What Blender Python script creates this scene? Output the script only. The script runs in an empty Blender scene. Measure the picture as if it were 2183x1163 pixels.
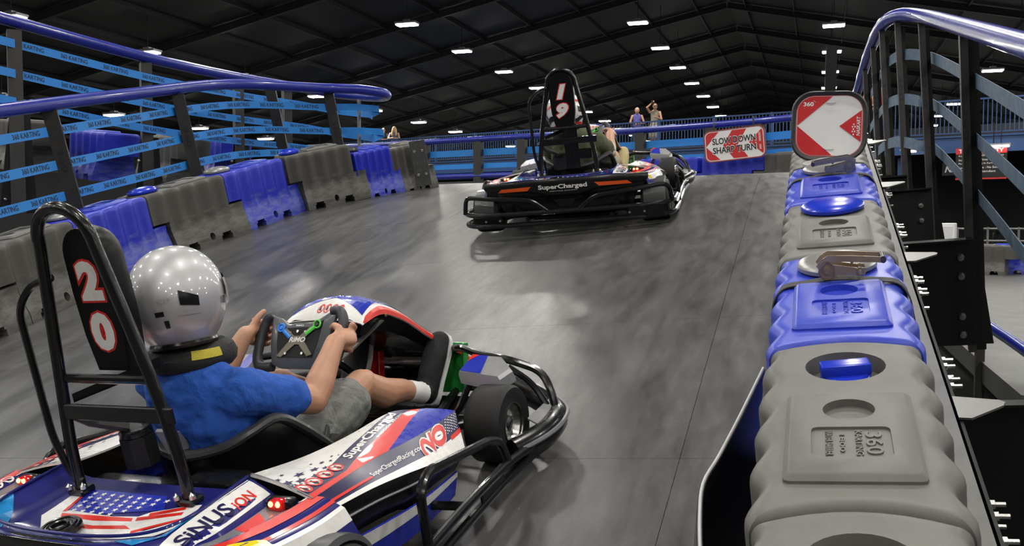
import bpy, bmesh, math, random
from mathutils import Vector, Matrix, Euler
from math import sin, cos, pi, radians, sqrt, atan2
random.seed(7)
SC = bpy.context.scene
COL = SC.collection
# ------------------------------------------------------------------ camera
CAMZ = 2.6
FX, FY, UP = Vector((0.95066171, 0.01572391, -0.30983072)), Vector((0.31022946, -0.04818407, 0.94943982)), Vector((0, -0.9987147, -0.05068477))
cam_d = bpy.data.cameras.new('camera')
cam = bpy.data.objects.new('camera', cam_d)
COL.objects.link(cam)
right = Vector((FX.x, FY.x, UP.x)); down = Vector((FX.y, FY.y, UP.y)); fwd = Vector((FX.z, FY.z, UP.z))
mw = Matrix((( right.x, -down.x, -fwd.x, 0), (right.y, -down.y, -fwd.y, 0), (right.z, -down.z, -fwd.z, CAMZ), (0, 0, 0, 1)))
cam.matrix_world = mw
cam_d.sensor_width = 36.0
cam_d.lens = 36.0 * 2000.0 / 2183.0
cam_d.clip_start = 0.05; cam_d.clip_end = 400
cam_d.dof.use_dof = True
cam_d.dof.focus_distance = 4.2
cam_d.dof.aperture_fstop = 24.0
SC.camera = cam
# ------------------------------------------------------------------ world, exposure
W = bpy.data.worlds.new('hall_air'); SC.world = W; W.use_nodes = True
bg = W.node_tree.nodes['Background']
bg.inputs[0].default_value = (0.6, 0.7, 1.0, 1); bg.inputs[1].default_value = 0.004
SC.view_settings.view_transform = 'Standard'
SC.view_settings.look = 'None'
SC.view_settings.exposure = 0.0
SC.view_settings.gamma = 1.0
SC.view_settings.use_curve_mapping = False
LAMP_W = 175.0
# ------------------------------------------------------------------ helpers
def lin(h):
    h = h.lstrip('#'); o = []
    for i in (0, 2, 4):
        c = int(h[i:i+2], 16) / 255
        o.append(c / 12.92 if c <= .04045 else ((c + .055) / 1.055) ** 2.4)
    return tuple(o)
MATS = {}
def M(name, col, rough=.5, metal=0., var=.10, scale=25., bump=0., coat=0., spec=.5, emit=0., dirt=None, dscale=3., damt=.5, stretch=(1, 1, 1), coord='Object'):
    if name in MATS: return MATS[name]
    if isinstance(col, str): col = lin(col)
    m = bpy.data.materials.new(name); m.use_nodes = True; MATS[name] = m
    nt = m.node_tree; N = nt.nodes; L = nt.links; b = N['Principled BSDF']
    b.inputs['Metallic'].default_value = metal
    b.inputs['Specular IOR Level'].default_value = spec
    b.inputs['Coat Weight'].default_value = coat
    b.inputs['Coat Roughness'].default_value = .08
    tc = N.new('ShaderNodeTexCoord'); mp = N.new('ShaderNodeMapping'); mp.inputs['Scale'].default_value = stretch
    L.new(tc.outputs[coord], mp.inputs[0])
    no = N.new('ShaderNodeTexNoise'); no.inputs['Scale'].default_value = scale; no.inputs['Detail'].default_value = 5
    L.new(mp.outputs[0], no.inputs[0])
    mx = N.new('ShaderNodeMix'); mx.data_type = 'RGBA'
    L.new(no.outputs[0], mx.inputs[0])
    mx.inputs[6].default_value = (*[max(0, c * (1 - var)) for c in col], 1)
    mx.inputs[7].default_value = (*[min(1, c * (1 + var)) for c in col], 1)
    out = mx.outputs[2]
    if dirt is not None:
        if isinstance(dirt, str): dirt = lin(dirt)
        n2 = N.new('ShaderNodeTexNoise'); n2.inputs['Scale'].default_value = dscale; n2.inputs['Detail'].default_value = 7; n2.inputs['Roughness'].default_value = .68
        L.new(mp.outputs[0], n2.inputs[0])
        r = N.new('ShaderNodeValToRGB'); r.color_ramp.elements[0].position = .45; r.color_ramp.elements[1].position = .68
        L.new(n2.outputs[0], r.inputs[0])
        k = N.new('ShaderNodeMath'); k.operation = 'MULTIPLY'; k.inputs[1].default_value = damt; L.new(r.outputs[0], k.inputs[0])
        m2 = N.new('ShaderNodeMix'); m2.data_type = 'RGBA'; L.new(k.outputs[0], m2.inputs[0]); L.new(out, m2.inputs[6]); m2.inputs[7].default_value = (*dirt, 1)
        out = m2.outputs[2]
    L.new(out, b.inputs['Base Color'])
    rr = N.new('ShaderNodeMapRange'); rr.inputs[3].default_value = max(.02, rough - .07); rr.inputs[4].default_value = min(1, rough + .07)
    L.new(no.outputs[0], rr.inputs[0]); L.new(rr.outputs[0], b.inputs['Roughness'])
    if bump:
        bp = N.new('ShaderNodeBump'); bp.inputs['Strength'].default_value = bump; bp.inputs['Distance'].default_value = .01
        L.new(no.outputs[0], bp.inputs['Height']); L.new(bp.outputs[0], b.inputs['Normal'])
    if emit:
        b.inputs['Emission Color'].default_value = (*col, 1); b.inputs['Emission Strength'].default_value = emit
    return m

class MB:
    """collects geometry of one mesh"""
    def __init__(s): s.v = []; s.f = []; s.m = []
    def add(s, v, f, m=0, X=None):
        o = len(s.v)
        s.v += [tuple(X @ Vector(p)) for p in v] if X is not None else [tuple(p) for p in v]
        for q in f: s.f.append(tuple(i + o for i in q)); s.m.append(m)
        return s
    def box(s, c, d, X=None, m=0):
        x, y, z = c; a, b, e = d[0] / 2, d[1] / 2, d[2] / 2
        v = [(x + i * a, y + j * b, z + k * e) for i in (-1, 1) for j in (-1, 1) for k in (-1, 1)]
        return s.add(v, [(0, 1, 3, 2), (4, 6, 7, 5), (0, 4, 5, 1), (2, 3, 7, 6), (0, 2, 6, 4), (1, 5, 7, 3)], m, X)
    def rbox(s, c, d, r=.01, seg=2, X=None, m=0):
        bm = bmesh.new(); bmesh.ops.create_cube(bm, size=1)
        for v in bm.verts: v.co = Vector((v.co.x * d[0], v.co.y * d[1], v.co.z * d[2]))
        bmesh.ops.bevel(bm, geom=bm.edges[:], offset=min(r, min(d) * .49), segments=seg, affect='EDGES', profile=.5)
        for v in bm.verts: v.co += Vector(c)
        s.bm(bm, m, X); return s
    def bm(s, bm, m=0, X=None):
        bm.verts.index_update()
        s.add([v.co.copy() for v in bm.verts], [[v.index for v in f.verts] for f in bm.faces], m, X); bm.free()
    def loft(s, rings, closed=True, cap=True, m=0, X=None):
        n = len(rings[0]); v = [p for r in rings for p in r]; f = []
        for i in range(len(rings) - 1):
            for j in range(n if closed else n - 1):
                k = (j + 1) % n
                f.append((i * n + j, i * n + k, (i + 1) * n + k, (i + 1) * n + j))
        if cap and closed:
            f.append(tuple(range(n - 1, -1, -1))); f.append(tuple((len(rings) - 1) * n + j for j in range(n)))
        return s.add(v, f, m, X)
    def tube(s, pts, r, n=10, closed=False, m=0, X=None, cap=True, sq=None):
        pts = [Vector(p) for p in pts]; rings = []; prev = None; N_ = len(pts)
        for i, p in enumerate(pts):
            if closed: t = (pts[(i + 1) % N_] - pts[i - 1])
            else: t = pts[min(i + 1, N_ - 1)] - pts[max(i - 1, 0)]
            t.normalize()
            if prev is None:
                a = Vector((0, 0, 1)) if abs(t.z) < .9 else Vector((1, 0, 0)); u = t.cross(a).normalized()
            else:
                u = prev - t * prev.dot(t); u.normalize()
            prev = u; w = t.cross(u); rr = r[i] if isinstance(r, (list, tuple)) else r
            rings.append([p + u * rr * cos(2 * pi * k / n) * (sq[0] if sq else 1) + w * rr * sin(2 * pi * k / n) * (sq[1] if sq else 1) for k in range(n)])
        if closed: rings.append(rings[0]); return s.loft(rings, True, False, m, X)
        return s.loft(rings, True, cap, m, X)
    def lathe(s, prof, n=24, X=None, m=0, a0=0., a1=2 * pi):
        full = abs(a1 - a0 - 2 * pi) < 1e-6
        rings = []
        for (r, z) in prof:
            rings.append([(r * cos(a0 + (a1 - a0) * k / (n if full else n - 1)), r * sin(a0 + (a1 - a0) * k / (n if full else n - 1)), z) for k in range(n)])
        return s.loft(rings, full, False, m, X)
    def prism(s, poly, h, X=None, m=0, z0=0.):
        n = len(poly); v = [(x, y, z0) for x, y in poly] + [(x, y, z0 + h) for x, y in poly]
        f = [tuple(range(n - 1, -1, -1)), tuple(range(n, 2 * n))] + [(i, (i + 1) % n, n + (i + 1) % n, n + i) for i in range(n)]
        return s.add(v, f, m, X)
    def mesh(s, name, mats, smooth=35, bevel=0.):
        me = bpy.data.meshes.new(name); me.from_pydata(s.v, [], s.f)
        if not isinstance(mats, (list, tuple)): mats = [mats]
        for m in mats: me.materials.append(m)
        if len(mats) > 1: me.polygons.foreach_set('material_index', s.m)
        me.validate()
        bm = bmesh.new(); bm.from_mesh(me)
        bmesh.ops.remove_doubles(bm, verts=bm.verts, dist=1e-5)
        bmesh.ops.recalc_face_normals(bm, faces=bm.faces)
        bm.to_mesh(me); bm.free()
        if smooth:
            me.shade_smooth()
            if smooth < 180: me.set_sharp_from_angle(angle=radians(smooth))
        return me
    def build(s, name, mats, parent=None, X=None, smooth=35):
        return link(name, s.mesh(name, mats, smooth), parent, X)
def link(name, data, parent=None, X=None):
    o = bpy.data.objects.new(name, data); COL.objects.link(o)
    if parent is not None: o.parent = parent
    if X is not None: o.matrix_local = X
    return o
def tag(o, label=None, cat=None, group=None, kind=None):
    if label: o['label'] = label
    if cat: o['category'] = cat
    if group: o['group'] = group
    if kind: o['kind'] = kind
    return o
def thing(name, label, cat, X=None, group=None):
    o = link(name, None, None, X); o.empty_display_size = .1
    return tag(o, label, cat, group)
def dup(o, X, label=None, group=None, parent=None):
    r = o.copy(); COL.objects.link(r)
    r.parent = parent
    if X is not None: r.matrix_local = X
    if label: r['label'] = label
    if group: r['group'] = group
    for c in list(o.children): dup(c, None, None, None, r)
    return r
def fillet(pts, r, n=5):
    """polyline with rounded corners"""
    P = [Vector(p) for p in pts]; out = [P[0]]
    for i in range(1, len(P) - 1):
        a = (P[i - 1] - P[i]); b = (P[i + 1] - P[i]); d = min(r, a.length * .49, b.length * .49)
        a.normalize(); b.normalize(); p0 = P[i] + a * d; p1 = P[i] + b * d
        for k in range(n + 1):
            t = k / n; out.append((1 - t) ** 2 * p0 + 2 * t * (1 - t) * P[i] + t * t * p1)
    out.append(P[-1]); return out
def catmull(pts, n=8, closed=False):
    P = [Vector(p) for p in pts]; out = []; N_ = len(P)
    rng = range(N_) if closed else range(N_ - 1)
    for i in rng:
        if closed: a, b, c, d = P[i - 1], P[i], P[(i + 1) % N_], P[(i + 2) % N_]
        else: a, b, c, d = P[max(i - 1, 0)], P[i], P[i + 1], P[min(i + 2, N_ - 1)]
        for k in range(n):
            t = k / n
            out.append(.5 * ((2 * b) + (c - a) * t + (2 * a - 5 * b + 4 * c - d) * t * t + (3 * b - a - 3 * c + d) * t ** 3))
    if not closed: out.append(P[-1])
    return out
def text2d(s, size=1., bold=0., shear=0., align='CENTER', sx=1., space=1.):
    cu = bpy.data.curves.new('t', 'FONT'); cu.body = s; cu.size = 1; cu.align_x = align; cu.align_y = 'CENTER'
    cu.shear = shear; cu.offset = bold; cu.resolution_u = 3; cu.space_character = space
    o = bpy.data.objects.new('t', cu); COL.objects.link(o)
    dg = bpy.context.evaluated_depsgraph_get(); dg.update()
    me = bpy.data.meshes.new_from_object(o.evaluated_get(dg))
    v = [(p.co.x * size * sx, p.co.y * size) for p in me.vertices]; f = [tuple(p.vertices) for p in me.polygons]
    bpy.data.objects.remove(o); bpy.data.curves.remove(cu); bpy.data.meshes.remove(me)
    return v, f
_TC = {}
def T2(s, **k):
    key = (s, tuple(sorted(k.items())))
    if key not in _TC: _TC[key] = text2d(s, **k)
    return _TC[key]
def fitbox(t, x0, x1, y0, y1, rot=0, keep=False):
    """scale 2d text so that it fills a box, optionally turned by rot quarter turns first"""
    v, f = t
    for _ in range(rot % 4): v = [(-y, x) for x, y in v]
    xs = [p[0] for p in v]; ys = [p[1] for p in v]
    a, b, c, d = min(xs), max(xs), min(ys), max(ys)
    return [(x0 + (x - a) / (b - a) * (x1 - x0), y0 + (y - c) / (d - c) * (y1 - y0)) for x, y in v], f
def poly(*p): return [tuple(q) for q in p], [tuple(range(len(p)))]
def conform(shape, fn, gx=None, gy=None):
    """2d shape cut along a grid and mapped by fn -> (verts, faces)"""
    v, f = shape
    bm = bmesh.new(); bv = [bm.verts.new((x, y, 0)) for x, y in v]
    for q in f:
        try: bm.faces.new([bv[i] for i in q])
        except ValueError: pass
    bmesh.ops.triangulate(bm, faces=bm.faces[:])
    xs = [p[0] for p in v]; ys = [p[1] for p in v]
    for g, ax, lo, hi in ((gx, 0, min(xs), max(xs)), (gy, 1, min(ys), max(ys))):
        if not g: continue
        k = math.ceil(lo / g)
        while k * g < hi:
            co = Vector((k * g, 0, 0)) if ax == 0 else Vector((0, k * g, 0)); no = Vector((1, 0, 0)) if ax == 0 else Vector((0, 1, 0))
            bmesh.ops.bisect_plane(bm, geom=bm.verts[:] + bm.edges[:] + bm.faces[:], plane_co=co, plane_no=no, dist=1e-6)
            k += 1
    bm.verts.index_update()
    V = [fn(p.co.x, p.co.y) for p in bm.verts]; F = [[p.index for p in q.verts] for q in bm.faces]
    bm.free(); return V, F
def ring2(cx, cy, r0, r1, n=20, a0=0, a1=2 * pi):
    v = []; f = []
    for k in range(n + 1):
        a = a0 + (a1 - a0) * k / n
        v += [(cx + r0 * cos(a), cy + r0 * sin(a)), (cx + r1 * cos(a), cy + r1 * sin(a))]
    for k in range(n): f.append((2 * k, 2 * k + 1, 2 * k + 3, 2 * k + 2))
    return v, f
def disc2(cx, cy, r, n=16): return [(cx + r * cos(2 * pi * k / n), cy + r * sin(2 * pi * k / n)) for k in range(n)], [tuple(range(n))]
def star2(cx, cy, r, a=0): return [(cx + (r if k % 2 == 0 else r * .42) * sin(a + pi * k / 5), cy + (r if k % 2 == 0 else r * .42) * cos(a + pi * k / 5)) for k in range(10)], [tuple(range(10))]
def rrect(w, h, r, n=5, cx=0, cy=0):
    o = []
    for (sx, sy, a) in ((1, 1, 0), (-1, 1, pi / 2), (-1, -1, pi), (1, -1, 3 * pi / 2)):
        for k in range(n + 1):
            t = a + pi / 2 * k / n; o.append((cx + sx * (w / 2 - r) + r * cos(t), cy + sy * (h / 2 - r) + r * sin(t)))
    return o
# ------------------------------------------------------------------ track frame (u across, v uphill, w normal)
def c2w(c): return Vector((FX.dot(c), FY.dot(c), UP.dot(c)))
_n = Vector((-.150, -.956, -.25)).normalized()
_v = Vector((1736 - 1091.5, -29 - 581.5, 2000.)).normalized(); _v = (_v - _v.dot(_n) * _n).normalized()
_u = _v.cross(_n)
EN, EV, EU = c2w(_n), c2w(_v), c2w(_u)
CAMP = Vector((0, 0, CAMZ)); TO = CAMP - 1.42 * EN
def TW(u, v, w=0.): return TO + u * EU + v * EV + w * EN
def TF(u, v, w=0., ang=0.):
    """frame on the ramp: local y turned ang (clockwise) from uphill"""
    a = radians(ang); y = EV * cos(a) + EU * sin(a); x = EU * cos(a) - EV * sin(a); p = TW(u, v, w)
    return Matrix(((x.x, y.x, EN.x, p.x), (x.y, y.y, EN.y, p.y), (x.z, y.z, EN.z, p.z), (0, 0, 0, 1)))
ZP = 3.08
def plane_z(X, Y): return TO.z - (EN.x * (X - TO.x) + EN.y * (Y - TO.y)) / EN.z
def track_z(X, Y):
    a, b, k = plane_z(X, Y), ZP, .28
    h = max(k - abs(a - b), 0) / k
    return min(a, b) - h * h * k / 4
def WF(X, Y, Z, ang=0.):
    return Matrix.Translation((X, Y, Z)) @ Matrix.Rotation(-radians(ang), 4, 'Z')
def pix(px, py, Z): return CAMP + c2w(Vector((px - 1091.5, py - 581.5, 2000.))) * (Z / 2000.)
def frame(p, x, y):
    x = Vector(x).normalized(); y = Vector(y); y = (y - y.dot(x) * x).normalized(); z = x.cross(y)
    return Matrix(((x.x, y.x, z.x, p[0]), (x.y, y.y, z.y, p[1]), (x.z, y.z, z.z, p[2]), (0, 0, 0, 1)))
# ------------------------------------------------------------------ materials of the hall
mTrack = M('painted_plywood', (.080, .080, .078), rough=.46, var=.16, scale=9, bump=.03, dirt=(.045, .045, .048), dscale=1.1, damt=.75, stretch=(1, .55, 1))
def track_detail(m):
    nt = m.node_tree; N = nt.nodes; L = nt.links; b = N['Principled BSDF']
    tc = N.new('ShaderNodeTexCoord'); mp = N.new('ShaderNodeMapping'); mp.inputs['Scale'].default_value = (2.2, .5, 1); mp.inputs['Rotation'].default_value = (0, 0, .5)
    L.new(tc.outputs['Object'], mp.inputs[0])
    n1 = N.new('ShaderNodeTexNoise'); n1.inputs['Scale'].default_value = 2.4; n1.inputs['Detail'].default_value = 9; n1.inputs['Roughness'].default_value = .72; L.new(mp.outputs[0], n1.inputs[0])
    r = N.new('ShaderNodeValToRGB'); r.color_ramp.elements[0].position = .36; r.color_ramp.elements[0].color = (.62, .62, .63, 1); r.color_ramp.elements[1].position = .66; r.color_ramp.elements[1].color = (1.35, 1.34, 1.32, 1)
    L.new(n1.outputs[0], r.inputs[0])
    src = b.inputs['Base Color'].links[0].from_socket
    mx = N.new('ShaderNodeMix'); mx.data_type = 'RGBA'; mx.blend_type = 'MULTIPLY'; mx.inputs[0].default_value = 1
    L.new(src, mx.inputs[6]); L.new(r.outputs[0], mx.inputs[7]); L.new(mx.outputs[2], b.inputs['Base Color'])
    n2 = N.new('ShaderNodeTexNoise'); n2.inputs['Scale'].default_value = 7; n2.inputs['Detail'].default_value = 8; n2.inputs['Roughness'].default_value = .7; L.new(mp.outputs[0], n2.inputs[0])
    mr = N.new('ShaderNodeMapRange'); mr.inputs[1].default_value = .3; mr.inputs[2].default_value = .7; mr.inputs[3].default_value = .27; mr.inputs[4].default_value = .44
    L.new(n2.outputs[0], mr.inputs[0]); L.new(mr.outputs[0], b.inputs['Roughness'])
    n3 = N.new('ShaderNodeTexNoise'); n3.inputs['Scale'].default_value = 60; n3.inputs['Detail'].default_value = 4; L.new(tc.outputs['Object'], n3.inputs[0])
    bp = N.new('ShaderNodeBump'); bp.inputs['Strength'].default_value = .05; bp.inputs['Distance'].default_value = .01; L.new(n3.outputs[0], bp.inputs['Height']); L.new(bp.outputs[0], b.inputs['Normal'])
track_detail(mTrack)
mBlack = M('black_paint', (.0045, .0045, .005), spec=.3, rough=.42, var=.2, scale=40)
mBlackMatte = M('black_matte', (.004, .004, .0045), rough=.7, var=.2, scale=30)
mPost = M('powder_coated_post', (.024, .023, .0215), rough=.5, var=.15, scale=50, dirt=(.05, .048, .044), dscale=9, damt=.35)
mPipe = M('blue_pipe', (.012, .022, .27), rough=.3, var=.12, scale=14, coat=.35, dirt=(.03, .045, .3), dscale=8, damt=.35)
mStrap = M('sky_blue_strap', (.018, .225, .66), rough=.55, var=.08, scale=60)
mStrapBack = M('worn_strap_back', (.10, .16, .24), rough=.65, var=.2, scale=18, dirt=(.22, .28, .33), dscale=14, damt=.6)
mInk = M('black_ink', (.008, .012, .02), rough=.6)
mSteel = M('galvanised_steel', (.27, .27, .265), rough=.38, metal=.9, var=.2, scale=22, dirt=(.2, .19, .17), dscale=12, damt=.5)
mBolt = M('zinc_bolt', (.62, .62, .60), rough=.28, metal=1.)
mRoof = M('dark_roof_sheet', (.0048, .0048, .006), rough=.62, var=.25, scale=.7)
mBeam = M('dark_roof_beam', (.010, .010, .011), rough=.6, var=.2, scale=3)
mWall = M('dark_hall_wall', (.010, .010, .012), rough=.8, var=.2, scale=1)
mFloor = M('hall_concrete', (.08, .079, .076), rough=.5, var=.15, scale=1.4, dirt=(.08, .08, .08), dscale=.5)
mLamp = M('lamp_diffuser', (1., .98, .92), emit=26., var=0)
mHous = M('lamp_housing', (.35, .35, .36), rough=.4, metal=.4)
mWhite = M('white_paint', (.72, .72, .72), rough=.35, var=.04)
mRed = M('red_print', (.52, .018, .022), rough=.38, var=.06)
mMezz = M('blue_steel', (.014, .055, .17), rough=.45, var=.15, scale=8)
mMezzD = M('blue_fascia', (.008, .032, .10), rough=.5, var=.2, scale=4)
# ------------------------------------------------------------------ structure
def struct(o): o['kind'] = 'structure'; return o
HX0, HX1, HY0, HY1 = -34., 24., -16., 84.
struct(MB().box(((HX0 + HX1) / 2, (HY0 + HY1) / 2, -.1), (HX1 - HX0, HY1 - HY0, .2)).build('floor', mFloor, smooth=0))
struct(MB().box((HX0 - .15, (HY0 + HY1) / 2, 4), (.3, HY1 - HY0, 9)).build('wall_left', mWall, smooth=0))
struct(MB().box((HX1 + .15, (HY0 + HY1) / 2, 4), (.3, HY1 - HY0, 9)).build('wall_right', mWall, smooth=0))
RX, RZ, RS = -4., 12.5, .21
def roof_z(x): return RZ - RS * abs(x - RX)
for nm, y in (('wall_back', HY1 + .15), ('wall_front', HY0 - .15)):
    b = MB(); pts = [(HX0, 0), (HX1, 0), (HX1, roof_z(HX1) + .3), (RX, RZ + .3), (HX0, roof_z(HX0) + .3)]
    b.add([(x, y - .15, z) for x, z in pts] + [(x, y + .15, z) for x, z in pts], [(0, 1, 2, 3, 4), (9, 8, 7, 6, 5)] + [(i, (i + 1) % 5, 5 + (i + 1) % 5, 5 + i) for i in range(5)])
    struct(b.build(nm, mWall, smooth=0))
b = MB(); pts = [(HX0 - .3, roof_z(HX0 - .3)), (RX, RZ), (HX1 + .3, roof_z(HX1 + .3))]
b.add([(x, HY0 - .3, z) for x, z in pts] + [(x, HY1 + .3, z) for x, z in pts] + [(x, HY0 - .3, z + .2) for x, z in pts] + [(x, HY1 + .3, z + .2) for x, z in pts],
      [(0, 1, 4, 3), (1, 2, 5, 4), (6, 9, 10, 7), (7, 10, 11, 8), (0, 3, 9, 6), (2, 8, 11, 5), (0, 6, 7, 1), (1, 7, 8, 2), (3, 4, 10, 9), (4, 5, 11, 10)])
roof = struct(b.build('ceiling', mRoof, smooth=0))
def slope_frame(x, y, z, sgn):
    a = -sgn * math.atan(RS)
    return Matrix.Translation((x, y, z)) @ Matrix.Rotation(-a, 4, 'Y')
LEN = {-1: (RX - HX0) * sqrt(1 + RS * RS), 1: (HX1 - RX) * sqrt(1 + RS * RS)}
raf = {}
for s in (-1, 1):
    bb = MB().box((0, 0, 0), (LEN[s], .14, .02)).box((0, 0, .12), (LEN[s], .03, .23)).box((0, 0, .23), (LEN[s], .14, .02))
    raf[s] = bb.mesh('rafter', mBeam, 0)
for k in range(19):
    y = HY0 + 1.2 + k * 5.25
    for s in (-1, 1):
        xm = RX + s * (LEN[s] / 2) / sqrt(1 + RS * RS)
        link('rafter', raf[s], roof, slope_frame(xm, y, roof_z(xm) - .30, s))
pur = MB().box((0, 0, 0), (.05, HY1 - HY0, .14)).mesh('purlin', mBeam, 0)
for k in range(-14, 14):
    x = RX + .8 + k * 2.05
    if HX0 < x < HX1: link('purlin', pur, roof, Matrix.Translation((x, (HY0 + HY1) / 2, roof_z(x) - .10)))
# lamps: a fixture with its own area light under it
hb = MB().rbox((0, 0, .06), (.78, .42, .08), .02, 1).box((0, 0, .13), (.22, .2, .08)).mesh('housing', mHous, 30)
df = MB().rbox((0, 0, 0), (.72, .36, .05), .015, 1).mesh('diffuser', mLamp, 30)
rod = MB().tube([(0, 0, .16), (0, 0, .6)], .012, 5).mesh('hanger', mBeam, 0)
ld = bpy.data.lights.new('high_bay', 'AREA'); ld.shape = 'RECTANGLE'; ld.size = .72; ld.size_y = .36; ld.energy = LAMP_W; ld.color = (1., .965, .90)
for X, Hh in ((-26., 6.85), (-20.1, 8.0), (-13.6, 9.5), (-6.55, 10.15), (.4, 9.6), (6.3, 8.55), (12.6, 7.25), (19., 6.)):
    for k in range(-8, 10):
        Y = 30. + 5.25 * k
        L = thing('ceiling_light', 'white rectangular high bay lamp hanging under the dark roof', 'ceiling light', Matrix.Translation((X, Y, Hh)), 'high bay lamps under the roof')
        link('housing', hb, L); link('diffuser', df, L)
        h = roof_z(X) - Hh
        link('hanger', rod, L, Matrix.Scale(1, 4) @ Matrix.Diagonal((1, 1, max(.2, (h - .16) / .44), 1)) @ Matrix.Translation((0, 0, .16 / max(.2, (h - .16) / .44) - .16)))
        o = link('high_bay_light', ld, L, Matrix.Translation((0, 0, -.04)))
# ------------------------------------------------------------------ track: plywood panels over a steel deck
deck = MB(); gu = [-8.0 + .8 * i for i in range(11)] + [.30]; gv = [-3 + .75 * i for i in range(29)]
ring = []
for v in gv:
    ring.append([(lambda p: (p.x, p.y, track_z(p.x, p.y) - .03))(TW(u, v)) for u in gu] + [(lambda p: (p.x, p.y, track_z(p.x, p.y) - .22))(TW(u, v)) for u in reversed(gu)])
deck.loft(ring)
track = struct(deck.build('floor_track', mBlackMatte, smooth=0))
us = [.30, -.51, -2.95, -5.39, -7.83]; vs = [2.77 + 1.4 * k for k in range(-4, 12)]
for i in range(len(us) - 1):
    for j in range(len(vs) - 1):
        b = MB(); nu, nv = (3 if i == 0 else 6), 5; g = .0009
        u1, u0, v0, v1 = us[i] - g, us[i + 1] + g, vs[j] + g, vs[j + 1] - g
        top = []
        for a in range(nv + 1):
            for c in range(nu + 1):
                p = TW(u0 + (u1 - u0) * c / nu, v0 + (v1 - v0) * a / nv); top.append((p.x, p.y, track_z(p.x, p.y)))
        bot = [(x, y, z - .028) for x, y, z in top]; n0 = len(top); w = nu + 1
        f = [(a * w + c, a * w + c + 1, (a + 1) * w + c + 1, (a + 1) * w + c) for a in range(nv) for c in range(nu)]
        edge = [c for c in range(w)] + [a * w + nu for a in range(1, nv + 1)] + [nv * w + c for c in range(nu - 1, -1, -1)] + [a * w for a in range(nv - 1, 0, -1)]
        f += [(edge[k], n0 + edge[k], n0 + edge[(k + 1) % len(edge)], edge[(k + 1) % len(edge)]) for k in range(len(edge))]
        b.add(top + bot, f).build('panel', mTrack, track, smooth=30)
# lower decks beside the track
struct(MB().box((11.5, 34, 1.2), (20, 52, .2)).build('floor_lower_track', M('lower_track_paint', (.052, .051, .049), rough=.45, var=.2, scale=3, dirt=(.06, .06, .06), dscale=1.2), smooth=0))
struct(MB().box((.98, 4.2, .35), (1.3, 11, .12)).build('floor_walkway', M('walkway_plate', (.06, .058, .055), rough=.55, var=.3, scale=5), smooth=0))
# ------------------------------------------------------------------ guard fences
def ribbon(pts, ups, w, t):
    b = MB(); rings = []
    for i, p in enumerate(pts):
        tg = (pts[min(i + 1, len(pts) - 1)] - pts[max(i - 1, 0)]).normalized(); u = ups[i]; s = tg.cross(u).normalized()
        rings.append([p + u * w / 2 + s * t / 2, p - u * w / 2 + s * t / 2, p - u * w / 2 - s * t / 2, p + u * w / 2 - s * t / 2])
    return b.loft(rings)
def path_at(pts, ups):
    acc = [0.]
    for i in range(1, len(pts)): acc.append(acc[-1] + (pts[i] - pts[i - 1]).length)
    def at(s):
        s = max(0, min(acc[-1], s)); i = 0
        while i < len(acc) - 2 and acc[i + 1] < s: i += 1
        t = (s - acc[i]) / max(1e-9, acc[i + 1] - acc[i])
        return pts[i].lerp(pts[i + 1], t), ups[i].lerp(ups[i + 1], t).normalized(), (pts[i + 1] - pts[i]).normalized()
    return at, acc[-1]
word = T2('360 KARTING', bold=.012)
def strap_text(pts, ups, side, pitch, hgt, flip=False, off=.0035, smin=0, smax=1e9):
    at, tot = path_at(pts, ups); out = []; s0 = max(.1, smin)
    wv, wf = word; wx = max(p[0] for p in wv) - min(p[0] for p in wv); wy = max(p[1] for p in wv) - min(p[1] for p in wv)
    ln = hgt * wx / wy * .80
    while s0 + ln < min(tot, smax):
        def fn(x, y):
            s = s0 + ln * (x / wx + .5)
            if flip: s = 2 * s0 + ln - s
            p, u, t = at(s); n = t.cross(u).normalized() * side
            return p + u * y * hgt / wy + n * off
        out.append(MB().add([fn(x, y) for x, y in wv], wf)); s0 += pitch
    return out
def channel(h, w=.09, d=.05, t=.006):
    return MB().box((0, 0, h / 2), (w, t, h)).box((-w / 2 + t / 2, d / 2, h / 2), (t, d, h)).box((w / 2 - t / 2, d / 2, h / 2), (t, d, h)).box((0, d / 2, h), (w * .8, d, t)).box((0, d / 2, 0), (w, d, t))
vert360 = T2('360', bold=.02)
# left fence, a pipe that runs along the track, turns at a hairpin and comes back above
RA = [(TW(-5.5, 3.0, 1.43), EN), (TW(-5.5, 4.2, 1.42), EN), (TW(-5.5, 5.33, 1.40), EN), (TW(-5.5, 6.54, 1.37), EN), (TW(-5.5, 8.07, 1.31), EN), (TW(-5.0, 8.95, 1.12), EN), (TW(-4.62, 9.18, 1.03), EN),
      (TW(-4.42, 9.32, .945), EN), (TW(-4.62, 9.62, .90), Vector((0, 0, 1))), (TW(-5.25, 9.95, .97), Vector((0, 0, 1))), (pix(640, 187, 10.9), Vector((0, 0, 1))), (pix(500, 163, 10.1), Vector((0, 0, 1))), (pix(310, 122, 9.1), Vector((0, 0, 1))), (pix(0, 38, 8.0), Vector((0, 0, 1))), (pix(-260, -35, 7.2), Vector((0, 0, 1)))]
K = 6
rp = catmull([p for p, u in RA], K); ru = catmull([u for p, u in RA], K); ru = [u.normalized() for u in ru]
F = thing('guard_fence', 'blue pipe guard fence with sky blue lettered straps, turning back in a hairpin', 'fence', Matrix.Translation(TW(-5.5, 5.5, 0)))
FI = F.matrix_world.inverted() if False else Matrix.Translation(-TW(-5.5, 5.5, 0))
tag(MB().tube(rp, .052, 14).build('handrail', mPipe, F, FI))
iH = 7 * K
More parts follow.
